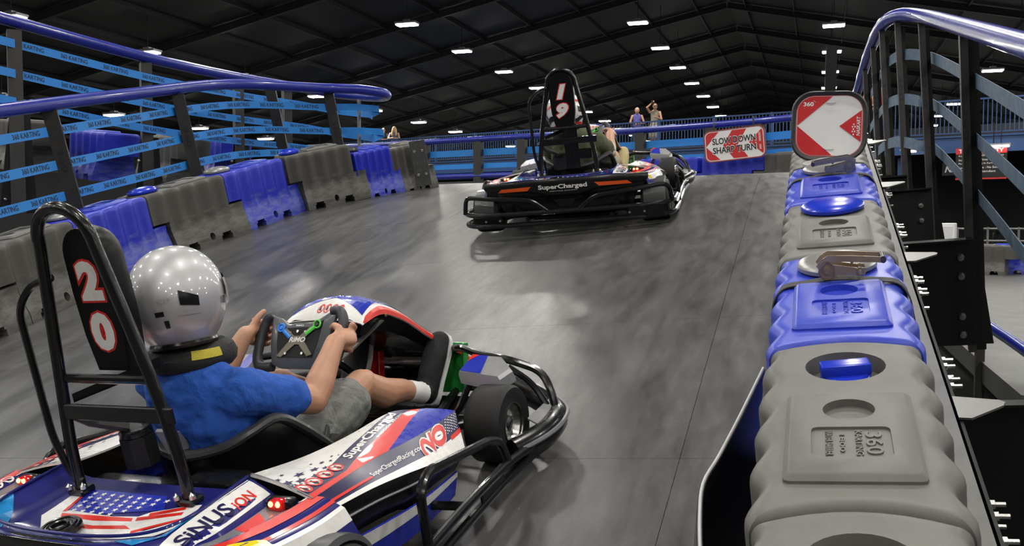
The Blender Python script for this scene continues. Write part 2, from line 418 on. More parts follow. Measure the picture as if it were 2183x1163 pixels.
def outward(i):
    t = (rp[min(i + 1, len(rp) - 1)] - rp[max(i - 1, 0)]).normalized(); return t.cross(ru[i]).normalized()   # to the right of travel (the track side for the near run)
for d in (.20, .455, .695):
    pp = [rp[i] - ru[i] * d - outward(i) * (.05 + .17 * max(0, 1 - abs(i / K - 7) / 2.0)) for i in range(len(rp))]
    st = ribbon(pp, ru, .072, .004).build('strap', mStrap, F, FI, smooth=0)
    for s in strap_text(pp, ru, 1, .385, .040, smax=sum((pp[i + 1] - pp[i]).length for i in range(5 * K))): s.build('lettering', mInk, st, smooth=0)
    tot = [0]
    for i in range(len(pp) - 1): tot.append(tot[-1] + (pp[i + 1] - pp[i]).length)
    for s in strap_text(pp, ru, -1, .40, .038, flip=True, smin=tot[9 * K]): s.build('lettering', mInk, st, smooth=0)
for (u, v, wt, wb, fx) in ((-5.5, 4.2, 1.40, -.15, -1), (-5.5, 5.78, 1.35, -.15, -1), (-5.5, 7.33, 1.29, -.15, -1), (-5.46, 8.8, 1.185, -.15, -1), (-4.93, 9.05, 1.05, -.15, -1)):
    h = wt - wb; X = TF(u - .01, v, wb, 0) @ Matrix.Rotation(radians(-62 if v < 8.9 else -40), 4, 'Z')
    X = TF(u - .01, v, wb, 0) @ Matrix.Rotation(radians(35 if v < 8.5 else 20), 4, 'Z')
    p = channel(h, .105, .05).build('post', mPost, F, FI @ X, smooth=0)
    V, Fc = fitbox(vert360, -.022, .022, h - .48, h - .30, 3)
    MB().add([(x, -.0045, y) for x, y in V], Fc).build('lettering', mInk, p, smooth=0)
for (px, py, Z, yb, wd) in ((28, 56, 8.05, -1.6, .115), (310, 126, 9.1, -1.6, .10), (508, 168, 10.1, -1.5, .095), (612, 185, 10.8, -1.5, .09)):
    t = pix(px + 2, py, Z)
    X = Matrix.Translation((t.x, t.y, t.z + yb)) @ Matrix.Rotation(radians(48), 4, 'Z')
    p = channel(-yb - .03, wd, .12).build('post', mPost, F, FI @ X, smooth=0)
    MB().add([(-.03, .06, .0), (.03, .06, 0), (-.14, .06, .02), (.14, .06, .02), (.11, .06, .85), (-.05, .06, .85)], [(0, 1, 3, 4, 5, 2)]).loft([[(-.15, .05, .0), (.15, .05, 0), (.10, .05, .8), (-.06, .05, .8)], [(-.15, .062, .0), (.15, .062, 0), (.10, .062, .8), (-.06, .062, .8)]]).build('gusset', mBlack, p, smooth=0)
    for bx, bz in ((-.1, .12), (-.04, .12), (-.1, .3), (-.04, .3), (-.08, .62)): MB().lathe([(0, .016), (.012, .013), (.016, 0)], 8, Matrix.Translation((bx, .045, bz)) @ Matrix.Rotation(radians(90), 4, 'X')).build('bolt', mBolt, p)
tipp = pix(765, 212, 10.4)
MB().tube([tipp, tipp - Vector((0, 0, 1.1))], .02, 8).build('post', mSteel, F, FI)
# right fence
RP = [TW(.79, 1.0, 1.04), TW(.79, 3.0, 1.04), TW(.79, 4.36, 1.04), TW(.79, 6.05, 1.035), Vector((.705, 7.6, 4.14)), Vector((.575, 8.1, 4.26)), Vector((.485, 8.55, 4.285)), Vector((.452, 9.3, 4.28)), Vector((.43, 10.4, 4.25)), Vector((.42, 11.9, 4.21)), Vector((.42, 12.9, 4.2))]
rr = catmull(RP, 5); rru = [EN if i < 22 else Vector((0, 0, 1)) for i in range(len(rr))]
G = thing('guard_fence', 'blue pipe guard fence with dark posts and grey straps right of the barrier row', 'fence', Matrix.Translation(TW(.79, 6, 0)))
GI = Matrix.Translation(-TW(.79, 6, 0))
MB().tube(rr, .052, 16).build('handrail', mPipe, G, GI)
for d in (.31, .66, 1.0):
    pp = [p - rru[i] * d + Vector((.06, 0, 0)) for i, p in enumerate(rr)]
    ribbon(pp, rru, .085, .004).build('strap', mStrapBack, G, GI, smooth=0)
def rpost(X, h, bw=.075):
    p = MB().box((-.0, 0, h / 2), (.042, .006, h)).box((-.018, .03, h / 2), (.006, .06, h)).box((0, .03, h + .003), (.05, .06, .006)).build('post', mPost, G, GI @ X, smooth=0)
    MB().box((.008 + bw / 2, .05, h * .5 - .02), (bw, .02, h - .04)).build('back_plate', mBlack, p, smooth=0)
    V, Fc = fitbox(vert360, -.014, .014, h - .62, h - .42, 3)
    MB().add([(x, -.0045, y) for x, y in V], Fc).build('lettering', mInk, p, smooth=0)
    return p
for v in (1.25, 3.65, 6.05):
    X = TF(.79, v, -.95); p = rpost(X, 1.95)
    MB().box((-.24, .0, .39), (.52, .01, .68)).box((-.24, -.02, .735), (.50, .05, .012)).build('bracket', mBlack, p, smooth=0)
    for bz in (.12, .24, .50, .62): MB().lathe([(0, .022), (.018, .019), (.024, .008), (.026, 0)], 12, Matrix.Translation((-.055, -.004, bz)) @ Matrix.Rotation(radians(90), 4, 'X')).build('bolt', M('dome_bolt', (.20, .20, .20), rough=.3, metal=.9), p)
    MB().loft([[(.015, .14, 0), (.14, .14, 0), (.02, .14, 1.05), (.015, .14, 1.05)], [(.015, .15, 0), (.14, .15, 0), (.02, .15, 1.05), (.015, .15, 1.05)]]).build('gusset', mBlack, p, smooth=0)
for (x, y, zt) in ((.70, 7.6, 4.09), (.57, 8.1, 4.21), (.48, 8.55, 4.235), (.45, 9.3, 4.23), (.43, 10.4, 4.2), (.42, 11.9, 4.16)):
    h = 1.95; X = Matrix.Translation((x + .13, y, zt - h)) @ Matrix.Rotation(radians(-3.8), 4, 'Y'); p = rpost(X, h, .045)
    if y < 10:
        MB().box((-.2, .0, .42), (.42, .01, .62)).box((-.2, -.02, .735), (.42, .05, .012)).build('bracket', mBlack, p, smooth=0)
        for bz in (.15, .26, .5, .61): MB().lathe([(0, .022), (.018, .019), (.026, 0)], 8, Matrix.Translation((-.07, -.004, bz)) @ Matrix.Rotation(radians(90), 4, 'X')).build('bolt', MATS['dome_bolt'], p)
        MB().loft([[(.015, .14, 0), (.14, .14, 0), (.02, .14, 1.05), (.015, .14, 1.05)], [(.015, .15, 0), (.14, .15, 0), (.02, .15, 1.05), (.015, .15, 1.05)]]).build('gusset', mBlack, p, smooth=0)
# far fence across the head of the track
RC = [Vector((.36, 13.1, 4.2)), Vector((.1, 13.9, 4.2)), Vector((-.45, 14.7, 4.2)), Vector((-1.8, 15.4, 4.2)), Vector((-3.5, 16.0, 4.2)), Vector((-5.2, 16.3, 4.2)), Vector((-7.6, 16.9, 4.2)), Vector((-9.4, 17.3, 4.2))]
rc = catmull(RC, 5); Z1 = Vector((0, 0, 1)); rcu = [Z1] * len(rc)
Hf = thing('guard_fence', 'far blue pipe guard fence with bright blue straps across the head of the track', 'fence', Matrix.Translation((-3.5, 16, 3.14)))
HI = Matrix.Translation((3.5, -16, -3.14))
MB().tube(rc, .055, 12).build('handrail', mPipe, Hf, HI)
MB().tube([p - Z1 * .68 for p in rc], .055, 10).build('lower_rail', mPipe, Hf, HI)
MB().tube([p - Z1 * .88 - Vector((.05, .15, 0)) for p in rc], .10, 10).build('kick_tube', M('black_rubber', (.018, .018, .019), rough=.45, var=.2), Hf, HI)
for d, w in ((.24, .12), (.49, .09)):
    ribbon([p - Z1 * d + Vector((.02, .06, 0)) for p in rc], rcu, w, .005).build('strap', mStrap, Hf, HI, smooth=0)
at, tot = path_at(rc, rcu)
for s in (.9, 2.35, 3.2, 4.5, 5.85, 6.8, 7.75, 9.0):
    p, u, t = at(s); X = Matrix.Translation((p.x, p.y, p.z - 1.3)) @ Matrix.Rotation(atan2(-t.y, -t.x), 4, 'Z')
    MB().box((0, 0, .62), (.16, .10, 1.27)).build('post', mPost, Hf, HI @ X, smooth=0)
# ------------------------------------------------------------------ mezzanine with its railing
A0, A1 = Vector((-24.8, 41.7, 5.45)), Vector((13.5, 30.2, 5.45))
dirm = (A1 - A0).normalized(); back = Vector((-dirm.y, dirm.x, 0)); ln = (A1 - A0).length
MX = Matrix(((dirm.x, back.x, 0, A0.x), (dirm.y, back.y, 0, A0.y), (0, 0, 1, A0.z), (0, 0, 0, 1)))
struct(MB().box((ln / 2, 2.5, -.1), (ln, 5, .2)).build('floor_mezzanine', mMezzD, None, MX, smooth=0))
struct(MB().box((ln / 2, .0, -.3), (ln, .08, .5)).box((ln / 2, -.05, -.04), (ln, .12, .05)).box((ln / 2, -.05, -.53), (ln, .12, .05)).build('trim_1', mMezz, None, MX, smooth=0))
struct(MB().box((ln / 2, 5.1, -2.3), (ln, .15, 6.2)).build('wall_mezzanine', mWall, None, MX, smooth=0))
Rl = thing('railing', 'light blue balustrade along the edge of the far mezzanine', 'railing', MX)
MB().box((ln / 2, 0, 1.12), (ln, .06, .05)).build('top_rail', mMezz, Rl, smooth=0)
MB().box((ln / 2, 0, .08), (ln, .05, .04)).build('bottom_rail', mMezz, Rl, smooth=0)
pm = MB().box((0, 0, .58), (.09, .09, 1.16)).mesh('post', mMezz, 0)
k = 0
while k * 2.2 < ln: link('post', pm, Rl, Matrix.Translation((k * 2.2, 0, 0))); k += 1
b = MB(); x = .1
while x < ln: b.box((x, 0, .6), (.025, .025, 1.02)); x += .125
tag(b.build('balusters', mMezz, Rl, smooth=0), kind='stuff')
cm = MB().box((0, 0, -3.05), (.3, .3, 4.9)).mesh('column', mMezz, 0)
for k in range(8):
    o = link('trim_%d' % (k + 2), cm, None, MX @ Matrix.Translation((2.5 + k * 5.2, .6, 0))); struct(o)
# ------------------------------------------------------------------ interlocking plastic barriers
mBlue = M('blue_plastic', (.020, .045, .47), rough=.42, var=.10, scale=16, bump=.02, dirt=(.09, .12, .42), dscale=4, damt=.45)
mGrey = M('grey_plastic', (.125, .122, .112), rough=.55, var=.12, scale=24, bump=.04, dirt=(.075, .073, .068), dscale=3.5, damt=.6)
mBlueS = M('blue_plastic_scuffed', (.012, .024, .44), rough=.42, var=.12, scale=14, bump=.02)
mGreyS = M('grey_plastic_scuffed', (.058, .055, .048), rough=.55, var=.12, scale=20, bump=.04)
def scuff(m, c, hi):
    nt = m.node_tree; N = nt.nodes; L = nt.links; b = N['Principled BSDF']; tc = N.new('ShaderNodeTexCoord')
    mp = N.new('ShaderNodeMapping'); mp.inputs['Scale'].default_value = (1, 1.1, 4.5); L.new(tc.outputs['Object'], mp.inputs[0])
    n = N.new('ShaderNodeTexNoise'); n.inputs['Scale'].default_value = 7; n.inputs['Detail'].default_value = 9; n.inputs['Roughness'].default_value = .75; L.new(mp.outputs[0], n.inputs[0])
    sp = N.new('ShaderNodeSeparateXYZ'); L.new(tc.outputs['Object'], sp.inputs[0])
    zr = N.new('ShaderNodeMapRange'); zr.inputs[1].default_value = hi; zr.inputs[2].default_value = hi - .18; zr.inputs[3].default_value = 0; zr.inputs[4].default_value = .22; L.new(sp.outputs[2], zr.inputs[0])
    ad = N.new('ShaderNodeMath'); ad.operation = 'ADD'; L.new(n.outputs[0], ad.inputs[0]); L.new(zr.outputs[0], ad.inputs[1])
    r = N.new('ShaderNodeValToRGB'); r.color_ramp.elements[0].position = .60; r.color_ramp.elements[1].position = .82; L.new(ad.outputs[0], r.inputs[0])
    k = N.new('ShaderNodeMath'); k.operation = 'MULTIPLY'; k.inputs[1].default_value = .75; L.new(r.outputs[0], k.inputs[0])
    src = b.inputs['Base Color'].links[0].from_socket; mx = N.new('ShaderNodeMix'); mx.data_type = 'RGBA'
    L.new(k.outputs[0], mx.inputs[0]); L.new(src, mx.inputs[6]); mx.inputs[7].default_value = (*c, 1); L.new(mx.outputs[2], b.inputs['Base Color'])
scuff(mBlueS, (.12, .15, .38), .34); scuff(mGreyS, (.14, .135, .125), .34)
BP, BH, BW = .86, .50, .188          # pitch, height, half width of the top
def hw(y, z):
    r = .035
    w = BW + .012 * cos(2 * pi * (y - .04) / .172) * max(0, min(1, (z - .10) / .12))
    if z < .20: w += .045 * (1 - max(0, (z - .06) / .14)) if z > .06 else .045
    if z > BH - r: w -= r - sqrt(max(0, r * r - (z - BH + r) ** 2))
    return w
def barrier_body():
    # silhouette in (y, z) as solid cells: tab at the low-y end, overhang at the high-y end, fork pockets below
    def solid(y, z):
        if y < 0: return z < .25 and y > -.155
        if y > .695 and z < .268: return False
        for p0, p1 in ((.075, .205), (.47, .60)):
            if p0 < y < p1 and z < .062 - (.02 if (y < p0 + .015 or y > p1 - .015) else 0): return False
        return 0 < y < .85
    Ys = sorted(set([-.155, -.145, 0, .075, .09, .19, .205, .47, .485, .585, .60, .695, .85] + [round(-.12 + .024 * k, 4) for k in range(40) if -.12 + .024 * k < .84]))
    Ys = [y for i, y in enumerate(Ys) if i == 0 or y - Ys[i - 1] > .004 or y in (0, .075, .09, .19, .205, .47, .485, .585, .60, .695, .85)]
    Zs = [0, .02, .042, .062, .09, .12, .16, .2, .225, .25, .268, .30, .34, .38, .42, BH - .035, BH - .024, BH - .014, BH - .006, BH - .002, BH]
    b = MB(); vid = {}; co = []
    def vi(i, j):
        if (i, j) not in vid: vid[(i, j)] = len(co); co.append((Ys[i], Zs[j]))
        return vid[(i, j)]
    cell = {}
    for i in range(len(Ys) - 1):
        for j in range(len(Zs) - 1): cell[(i, j)] = solid((Ys[i] + Ys[i + 1]) / 2, (Zs[j] + Zs[j + 1]) / 2)
    fs = [[vi(i, j), vi(i + 1, j), vi(i + 1, j + 1), vi(i, j + 1)] for (i, j), k in cell.items() if k]
    be = []
    for (i, j), k in cell.items():
        if not k: continue
        if not cell.get((i, j - 1)): be.append((vi(i, j), vi(i + 1, j)))
        if not cell.get((i + 1, j)): be.append((vi(i + 1, j), vi(i + 1, j + 1)))
        if not cell.get((i, j + 1)): be.append((vi(i + 1, j + 1), vi(i, j + 1)))
        if not cell.get((i - 1, j)): be.append((vi(i, j + 1), vi(i, j)))
    def pt(t, y, z):
        x = hw(y, z) * t; c = .062 * (1 - (x / .19) ** 2)
        k = 1 if (z > .2) else 0
        kk = max(-.1, c) * (max(0, min(1, (z - .20) / .08)))
        e = .03 - sqrt(max(0, .03 ** 2 - max(0, z - BH + .03) ** 2)); e = min(e, .028) * .7
        if z > BH - .035:
            if y > .84: y -= e
            elif abs(y) < .001: y += e
        return (x, y + kk, z)
    S = 10; ts = [-1 + 2 * k / S for k in range(S + 1)]
    ts = [-1, -.93, -.75, -.5, -.25, 0, .25, .5, .75, .93, 1]; S = len(ts) - 1
    for k in (0, S): b.add([pt(ts[k], y, z) for y, z in co], fs if k == S else [f[::-1] for f in fs])
    bi = {}
    for e in be:
        for q in e: bi.setdefault(q, len(bi))
    rows = list(bi)
    V = [pt(t, *co[q]) for t in ts for q in rows]; m = len(rows); Fq = []
    for k in range(S):
        for a, c in be: Fq.append((k * m + bi[a], k * m + bi[c], (k + 1) * m + bi[c], (k + 1) * m + bi[a]))
    b.add(V, Fq)
    return b
def boolcut(b, cuts, mats):
    me = b.mesh('body', mats, 0); o = bpy.data.objects.new('tmp', me); COL.objects.link(o)
    cu = bpy.data.objects.new('cut', cuts.mesh('cut', mats, 0)); COL.objects.link(cu)
    md = o.modifiers.new('b', 'BOOLEAN'); md.operation = 'DIFFERENCE'; md.object = cu; md.solver = 'EXACT'
    dg = bpy.context.evaluated_depsgraph_get(); dg.update()
    r = bpy.data.meshes.new_from_object(o.evaluated_get(dg))
    bpy.data.objects.remove(o); bpy.data.objects.remove(cu)
    r.shade_smooth(); r.set_sharp_from_angle(angle=radians(38)); return r
def cyl(x, y, z0, z1, r, n=28): return [[(x + r * cos(2 * pi * k / n), y + r * sin(2 * pi * k / n), z) for k in range(n)] for z in (z0, z1)]
PZ = BH + .018
def panel_block():
    b = MB(); r0 = rrect(.262, .40, .012, 2, 0, .335); r1 = rrect(.246, .384, .012, 2, 0, .335); r2 = rrect(.238, .376, .010, 2, 0, .335)
    return b.loft([[(x, y, BH - .01) for x, y in r0], [(x, y, BH + .006) for x, y in r0], [(x, y, PZ - .003) for x, y in r1], [(x, y, PZ) for x, y in r2]])
def prep(col):
    raw = barrier_body(); cuts = MB(); cuts.loft(cyl(0, .73, BH - .045, BH + .1, .094))
    for yc, in ((.335,),):
        cuts.loft([[(-.3, yc - .03 + .03 * cos(a), .062 + .03 * sin(a)) for a in [2 * pi * k / 12 for k in range(12)]], [(.3, yc - .03 + .03 * cos(a), .062 + .03 * sin(a)) for a in [2 * pi * k / 12 for k in range(12)]]])
    me = boolcut(raw, cuts, col)
    pc = MB(); pc.loft(cyl(0, .435, BH - .03, BH + .1, .054)); q = rrect(.155, .135, .014, 3, 0, .28); pc.loft([[(x, y, PZ - .006) for x, y in q], [(x, y, PZ + .1) for x, y in q]])
    return me, boolcut(panel_block(), pc, col)
bodyB, panB = prep(mBlue); bodyG = bodyB.copy(); bodyG.materials[0] = mGrey; panG = panB.copy(); panG.materials[0] = mGrey
bodyBs = bodyB.copy(); bodyBs.materials[0] = mBlueS; bodyGs = bodyB.copy(); bodyGs.materials[0] = mGreyS
lb = MB(); z = PZ - .0055
for (t, x0, x1, y0, y1) in (('360', .028, .060, .23, .33), ('KARTING', .008, .022, .225, .335), ('1800', -.022, -.012, .24, .32), ('WATER BARRIER', -.05, -.035, .225, .335)):
    V, Fc = fitbox(T2(t, bold=.01), x0, x1, y0, y1, 3)
    n = len(V); lb.add([(x, y, z) for x, y in V] + [(x, y, z + .003) for x, y in V], [tuple(i + n for i in q) for q in Fc] + [(q[i], q[(i + 1) % len(q)], q[(i + 1) % len(q)] + n, q[i] + n) for q in Fc for i in range(len(q))])
letB = lb.mesh('lettering', mBlue, 0); letG = letB.copy(); letG.materials[0] = mGrey
knob = MB().lathe([(0, .0), (.06, .0), (.06, .022), (.054, .028), (0, .028)], 20).rbox((0, 0, .04), (.118, .05, .03), .006, 2)
lid = MB().lathe([(.116, -.004), (.124, .002), (.125, .014), (.118, .022), (.09, .033), (.05, .041), (0, .044)], 36)
lidM = {c: lid.mesh('lid', m, 30) for c, m in (('blue', M('blue_lid', (.012, .035, .50), rough=.25, var=.08, scale=10)), ('grey', M('grey_lid', (.27, .27, .26), rough=.33, metal=.3, var=.12, scale=12)), ('black', M('black_lid', (.035, .035, .036), rough=.35)))}
knobM = {'blue': knob.mesh('fill_cap', MATS['blue_lid'], 30), 'grey': knob.mesh('fill_cap', M('pale_cap', (.45, .45, .43), rough=.4), 30)}
BAR = {}
def barrier(X, colr, label, cap=None, knobc=None, group=None, scuffed=False, name='water_barrier'):
    o = thing(name, label, 'barrier', X, group)
    bl = colr == 'blue'
    link('body', (bodyBs if bl else bodyGs) if scuffed else (bodyB if bl else bodyG), o)
    p = link('raised_panel', panB if bl else panG, o)
    if not scuffed: link('lettering', letB if bl else letG, p)
    if cap: link('lid', lidM[cap], o, Matrix.Translation((0, .73, BH + .006)))
    elif knobc: link('fill_cap', knobM[knobc], o, Matrix.Translation((0, .73, BH - .045)) @ Matrix.Rotation(.15, 4, 'Z'))
    return o
V0 = 1.555
grpR = 'barrier row to the right of the track'
barrier(TF(.012, V0 - BP, 0), 'grey', 'grey plastic barrier nearest the camera at the bottom right edge', None, 'grey', grpR)
barrier(TF(.012, V0, 0), 'grey', 'grey plastic barrier with a blue filler knob in its round recess', None, 'blue', grpR)
barrier(TF(.012, V0 + BP, 0), 'blue', 'blue plastic barrier under the nearer ratchet strap, with a grey domed lid', 'grey', None, grpR)
barrier(TF(.012, V0 + 2 * BP, 0), 'grey', 'grey plastic barrier with a blue domed lid on top', 'blue', None, grpR)
barrier(TF(.012, V0 + 3 * BP, 0), 'blue', 'blue plastic barrier under the farther ratchet strap, below the arrow sign', 'grey', None, grpR)
barrier(TF(.012, V0 + 4 * BP, 0), 'grey', 'grey plastic barrier half hidden behind the arrow sign', None, None, grpR)
barrier(TF(.012, V0 + 5 * BP, -.02), 'grey', 'grey plastic barrier hidden past the arrow sign, last of the right row', None, None, grpR)
# left row, seen from the side: knuckle end towards the camera
grpL = 'barrier row along the left of the track'
base = [(-5.00, 3.70), (-5.08, 4.55), (-5.17, 5.40), (-5.19, 6.25), (-5.03, 7.10), (-4.88, 7.86), (-4.42, 8.33), (-4.16, 8.64)]
lab = [('grey', 'grey scuffed barrier cut by the left picture edge, before the hoop of kart 20', None), ('grey', 'grey scuffed barrier with a black lid seen through the roll hoop of kart 20', 'black'), ('blue', 'blue barrier with a silver lid right behind the roll hoop of kart 20', 'grey'),
       ('grey', 'grey fluted barrier with a blue disc lid, left of the scuffed blue barrier', 'blue'), ('blue', 'scuffed blue barrier between two grey ones, with a silver lid', 'grey'),
       ('grey', 'grey fluted barrier left of the far blue end barrier, with a blue lid', 'blue'), ('blue', 'far narrow blue barrier near the end of the left row', 'black'), ('grey', 'dark grey end barrier of the left row beside the black plate', None)]
for i in range(len(base)):
    # outer face line: the face nearest the track is .235 from the unit's middle
    a = Vector(base[i]); nb = Vector(base[i + 1]) if i + 1 < len(base) else a + Vector((.20, .26))
    d = (nb - a); ang = math.degrees(atan2(d.x, d.y)); dn = d.normalized(); nrm = Vector((-dn.y, dn.x))
    o = a + nrm * .235
    # local y runs from tab (0) to knuckle; knuckle points to the near end -> turn by 180
    end = o + dn * (min(BP, (nb - a).length) if i < 6 else .44)
    X = TF(end.x, end.y, 0, ang + 180)
    sy = min(1, (nb - a).length / BP) if i < 6 else .46
    if i >= 6:
        pz = X.translation; X.translation.z = track_z(pz.x, pz.y) - .01
    X = X @ Matrix.Diagonal((1, sy, 1.12 if i < 6 else 1.0, 1))
    c, l, cap = lab[i]
    barrier(X, c, l, cap, None, grpL, True)
pl = thing('end_plate', 'black steel plate with bolts closing the far end of the left barrier row', 'plate', TF(-3.91, 8.78, .0, 70))
MB().rbox((0, 0, .235), (.012, .16, .47), .004, 1).build('plate', M('dark_plate', (.045, .045, .045), rough=.5, dirt=(.1, .1, .1), dscale=14, damt=.6), pl, Matrix.Rotation(radians(0), 4, 'Z'))
bb = MB()
for y in (-.04, .04):
    for zz in (.36, .12): bb.lathe([(0, .012), (.014, .008), (.018, 0)], 8, Matrix.Translation((.006, y, zz)) @ Matrix.Rotation(radians(90), 4, 'Y'))
bb.build('bolt', mBolt, pl)['kind'] = 'stuff'
# barriers of the farther lanes
gf = 'barriers of the lane behind the left fence'
for i, (px, py, Z, an, c, l) in enumerate(((60, 300, 9.6, 75, 'grey', 'grey barrier of the lane behind, at the far left edge'), (220, 322, 9.9, 78, 'blue', 'long blue barrier seen through the straps behind the left fence'), (375, 330, 10.6, 75, 'grey', 'grey barrier behind the second post of the left fence'), (470, 332, 11.3, 70, 'blue', 'small blue barrier behind the third post of the left fence'))):
    p = pix(px, py, Z)
    X = Matrix.Translation((p.x, p.y, p.z - .3)) @ Matrix.Rotation(radians(-118 + (an - 75) * .8), 4, 'Z') @ Matrix.Rotation(radians(-6), 4, 'X')
    barrier(X @ Matrix.Translation((0, -.43, 0)), c, l, None, None, gf, True)
gh = 'barriers at the head of the track'
for i, (x, y, an, c, l) in enumerate(((-2.25, 14.95, 104, 'blue', 'blue barrier at the head of the track, left of the slow down sign post'), (-1.25, 14.72, 104, 'blue', 'blue barrier under the slow down sign'), (-.30, 14.30, 116, 'grey', 'dark grey barrier between the slow down sign and the arrow sign'), (-3.2, 15.35, 102, 'grey', 'dark barrier at the head of the track behind kart 19'), (.1, 13.55, 150, 'grey', 'dark barrier behind the arrow sign at the head of the track'))):
    X = WF(x, y, 3.15, an) ; barrier(X @ Matrix.Translation((0, -.43, 0)) @ Matrix.Diagonal((1, 1.12, 1, 1)), c, l, None, None, gh, True)
gl = 'barriers on the lower track'
for i, (px, py, Z, c, l) in enumerate(((2110, 535, 25, 'grey', 'dark barrier on the lower track left of the blue one, seen under the fence'), (2160, 535, 25.4, 'blue', 'blue barrier on the lower track at the right edge of the picture'), (2040, 512, 26, 'blue', 'blue barrier in front of the white cabinet on the lower track'))):
    p = pix(px, py, Z); X = WF(p.x, p.y, 1.3, 108); barrier(X @ Matrix.Scale(1.55, 4) @ Matrix.Translation((0, -.43, 0)), c, l, None, None, gl, True)
# ------------------------------------------------------------------ edge angle, tongues and bolts along the right row
E_ = thing('edge_angle', 'galvanised steel edge strip with bolt clusters beside the right barrier row', 'steel strip', TF(.25, 3, 0))
MB().box((.0, .6, .13), (.006, 7.2, .26)).box((-.002, .6, .285), (.05, 7.2, .006)).build('angle', M('weathered_zinc', (.15, .15, .147), rough=.6, metal=.2, var=.2, scale=16, dirt=(.09, .088, .082), dscale=10, damt=.6), E_, smooth=0)
MB().box((.036, .6, .10), (.008, 7.2, .36)).build('backing', mBlackMatte, E_, smooth=0)
bb = MB()
for k in range(8):
    v = V0 + k * BP - 3 + .30
    for dv, dz in ((0, .255), (.05, .255), (.15, .255), (.20, .255), (0, .20), (.2, .20)):
        bb.lathe([(.011, 0), (.011, .012), (.006, .013), (.006, .034), (0, .034)], 6, Matrix.Translation((.041, v + dv, dz)) @ Matrix.Rotation(radians(90), 4, 'Y'))
bb.build('bolt', mBolt, E_, smooth=0)['kind'] = 'stuff'
tg = MB().prism([(0, -.07), (.03, -.075), (.115, .0), (.122, .02), (.112, .035), (.09, .04), (0, .065)], .006).mesh('tongue', M('dull_steel', (.16, .16, .155), rough=.45, metal=.7, var=.2, scale=20), 0)
for k in range(5): link('tongue', tg, E_, Matrix.Translation((.03, 2.50 + k * 1.47 - 3 - 1.47, .285)))
# dark curved sheet at the near foot of the row
sk = MB(); pts = [(-.215, 2.60), (-.235, 2.45), (-.262, 2.25), (-.292, 2.05), (-.314, 1.92), (-.306, 1.78), (-.288, 1.63), (-.262, 1.45), (-.24, 1.2), (-.23, .8)]
pc = catmull([Vector((u, v, 0)) for u, v in pts], 4)
X0 = TF(0, 0, 0)
sk.loft([[(p.x, p.y, .01), (p.x - .03, p.y, .2), (p.x, p.y, .372), (p.x + .012, p.y, .372), (p.x - .018, p.y, .2), (p.x + .012, p.y, .01)] for p in pc])
o = sk.build('bumper_sheet', M('black_conveyor_sheet', (.012, .012, .013), rough=.32, var=.2), None, TF(0, 0, 0), smooth=40)
tag(o, 'curved black plastic sheet bulging from the near foot of the right barrier row', 'sheet')
ed = MB().tube([(p.x + .006, p.y, .374) for p in pc], .004, 6).build('edge_lip', M('pale_edge', (.5, .5, .5), rough=.35), o)
# ------------------------------------------------------------------ ratchet straps
mWeb = M('dark_webbing', (.035, .034, .036), rough=.7, var=.25, scale=90)
mZY = M('yellow_zinc', (.36, .27, .15), rough=.42, metal=.55, var=.3, scale=9, dirt=(.38, .38, .38), dscale=6, damt=.5)
def ratchet(v, label, grey=False, tw=0., flip=1):
    R_ = thing('ratchet_strap', label, 'strap', TF(.012, v, 0))
    pr = [(-.255, -.02, .05), (-.235, -.02, .18), (-.205, -.018, .40), (-.197, -.014, .462), (-.165, -.004, .502), (-.10, 0, .512), (0, .0, .522), (.10, -.002, .512), (.17, -.012, .503), (.20, -.03, .462), (.21, -.04, .40), (.24, -.05, .18), (.26, -.05, .06)]
    pp = catmull(pr, 4); ups = [Vector((0, 1, 0))] * len(pp)
    ribbon(pp, ups, .042, .004).build('webbing', mWeb, R_, smooth=0)
    B = link('buckle', None, R_, Matrix.Translation((0.03, .0, .528)) @ Matrix.Rotation(tw, 4, 'Z') @ Matrix.Diagonal((flip * .62, .8, .8, 1)))
    m = M('grey_zinc', (.26, .25, .24), rough=.42, metal=.6, var=.25, scale=14) if grey else mZY
    for s in (-1, 1):
        q = [(-.135, -.012), (-.12, -.026), (-.075, -.026), (-.055, -.012), (.05, -.018), (.075, -.018), (.085, -.004), (.08, .012), (.05, .012), (-.06, .03), (-.10, .036), (-.13, .025), (-.142, .008)]
        MB().prism(q, .0035).build('side_plate', m, B, Matrix.Translation((0, s * .028 + .002, .024)) @ Matrix.Rotation(radians(90), 4, 'X'))
        q = [(-.135, .02), (-.10, .05), (-.02, .046), (.14, .034), (.165, .03), (.172, .042), (.165, .055), (.0, .07), (-.09, .075), (-.125, .06), (-.15, .035)]
        MB().prism(q, .003).build('handle_plate', m, B, Matrix.Translation((0, s * .034 + .002, .02)) @ Matrix.Rotation(radians(90), 4, 'X'))
    for nm, x, z_, r, l in (('spool', -.10, .036, .013, .09), ('axle', .055, .022, .008, .085), ('grip', .165, .064, .014, .072), ('pawl', .02, .062, .008, .06)):
        MB().tube([(x, -l / 2, z_), (x, l / 2, z_)], r, 12).build(nm, m if nm != 'grip' else M('dark_steel', (.12, .12, .125), rough=.35, metal=.8), B)
    for s in (-1, 1):
        MB().lathe([(.017, 0), (.017, .004), (.011, .004), (.011, .010), (0, .010)], 16, Matrix.Translation((.055, s * .032, .022)) @ Matrix.Rotation(radians(90 * s), 4, 'X')).build('washer', mBolt, B)
        MB().lathe([(.036, 0), (.036, .003), (.028, .003), (.028, .005), (0, .005)], 18, Matrix.Translation((-.10, s * .036, .036)) @ Matrix.Rotation(radians(90 * s), 4, 'X')).build('ratchet_wheel', m, B)
    return R_
ratchet(V0 + BP + .545, 'yellow zinc ratchet buckle on black webbing across the nearer blue barrier', False, .03)
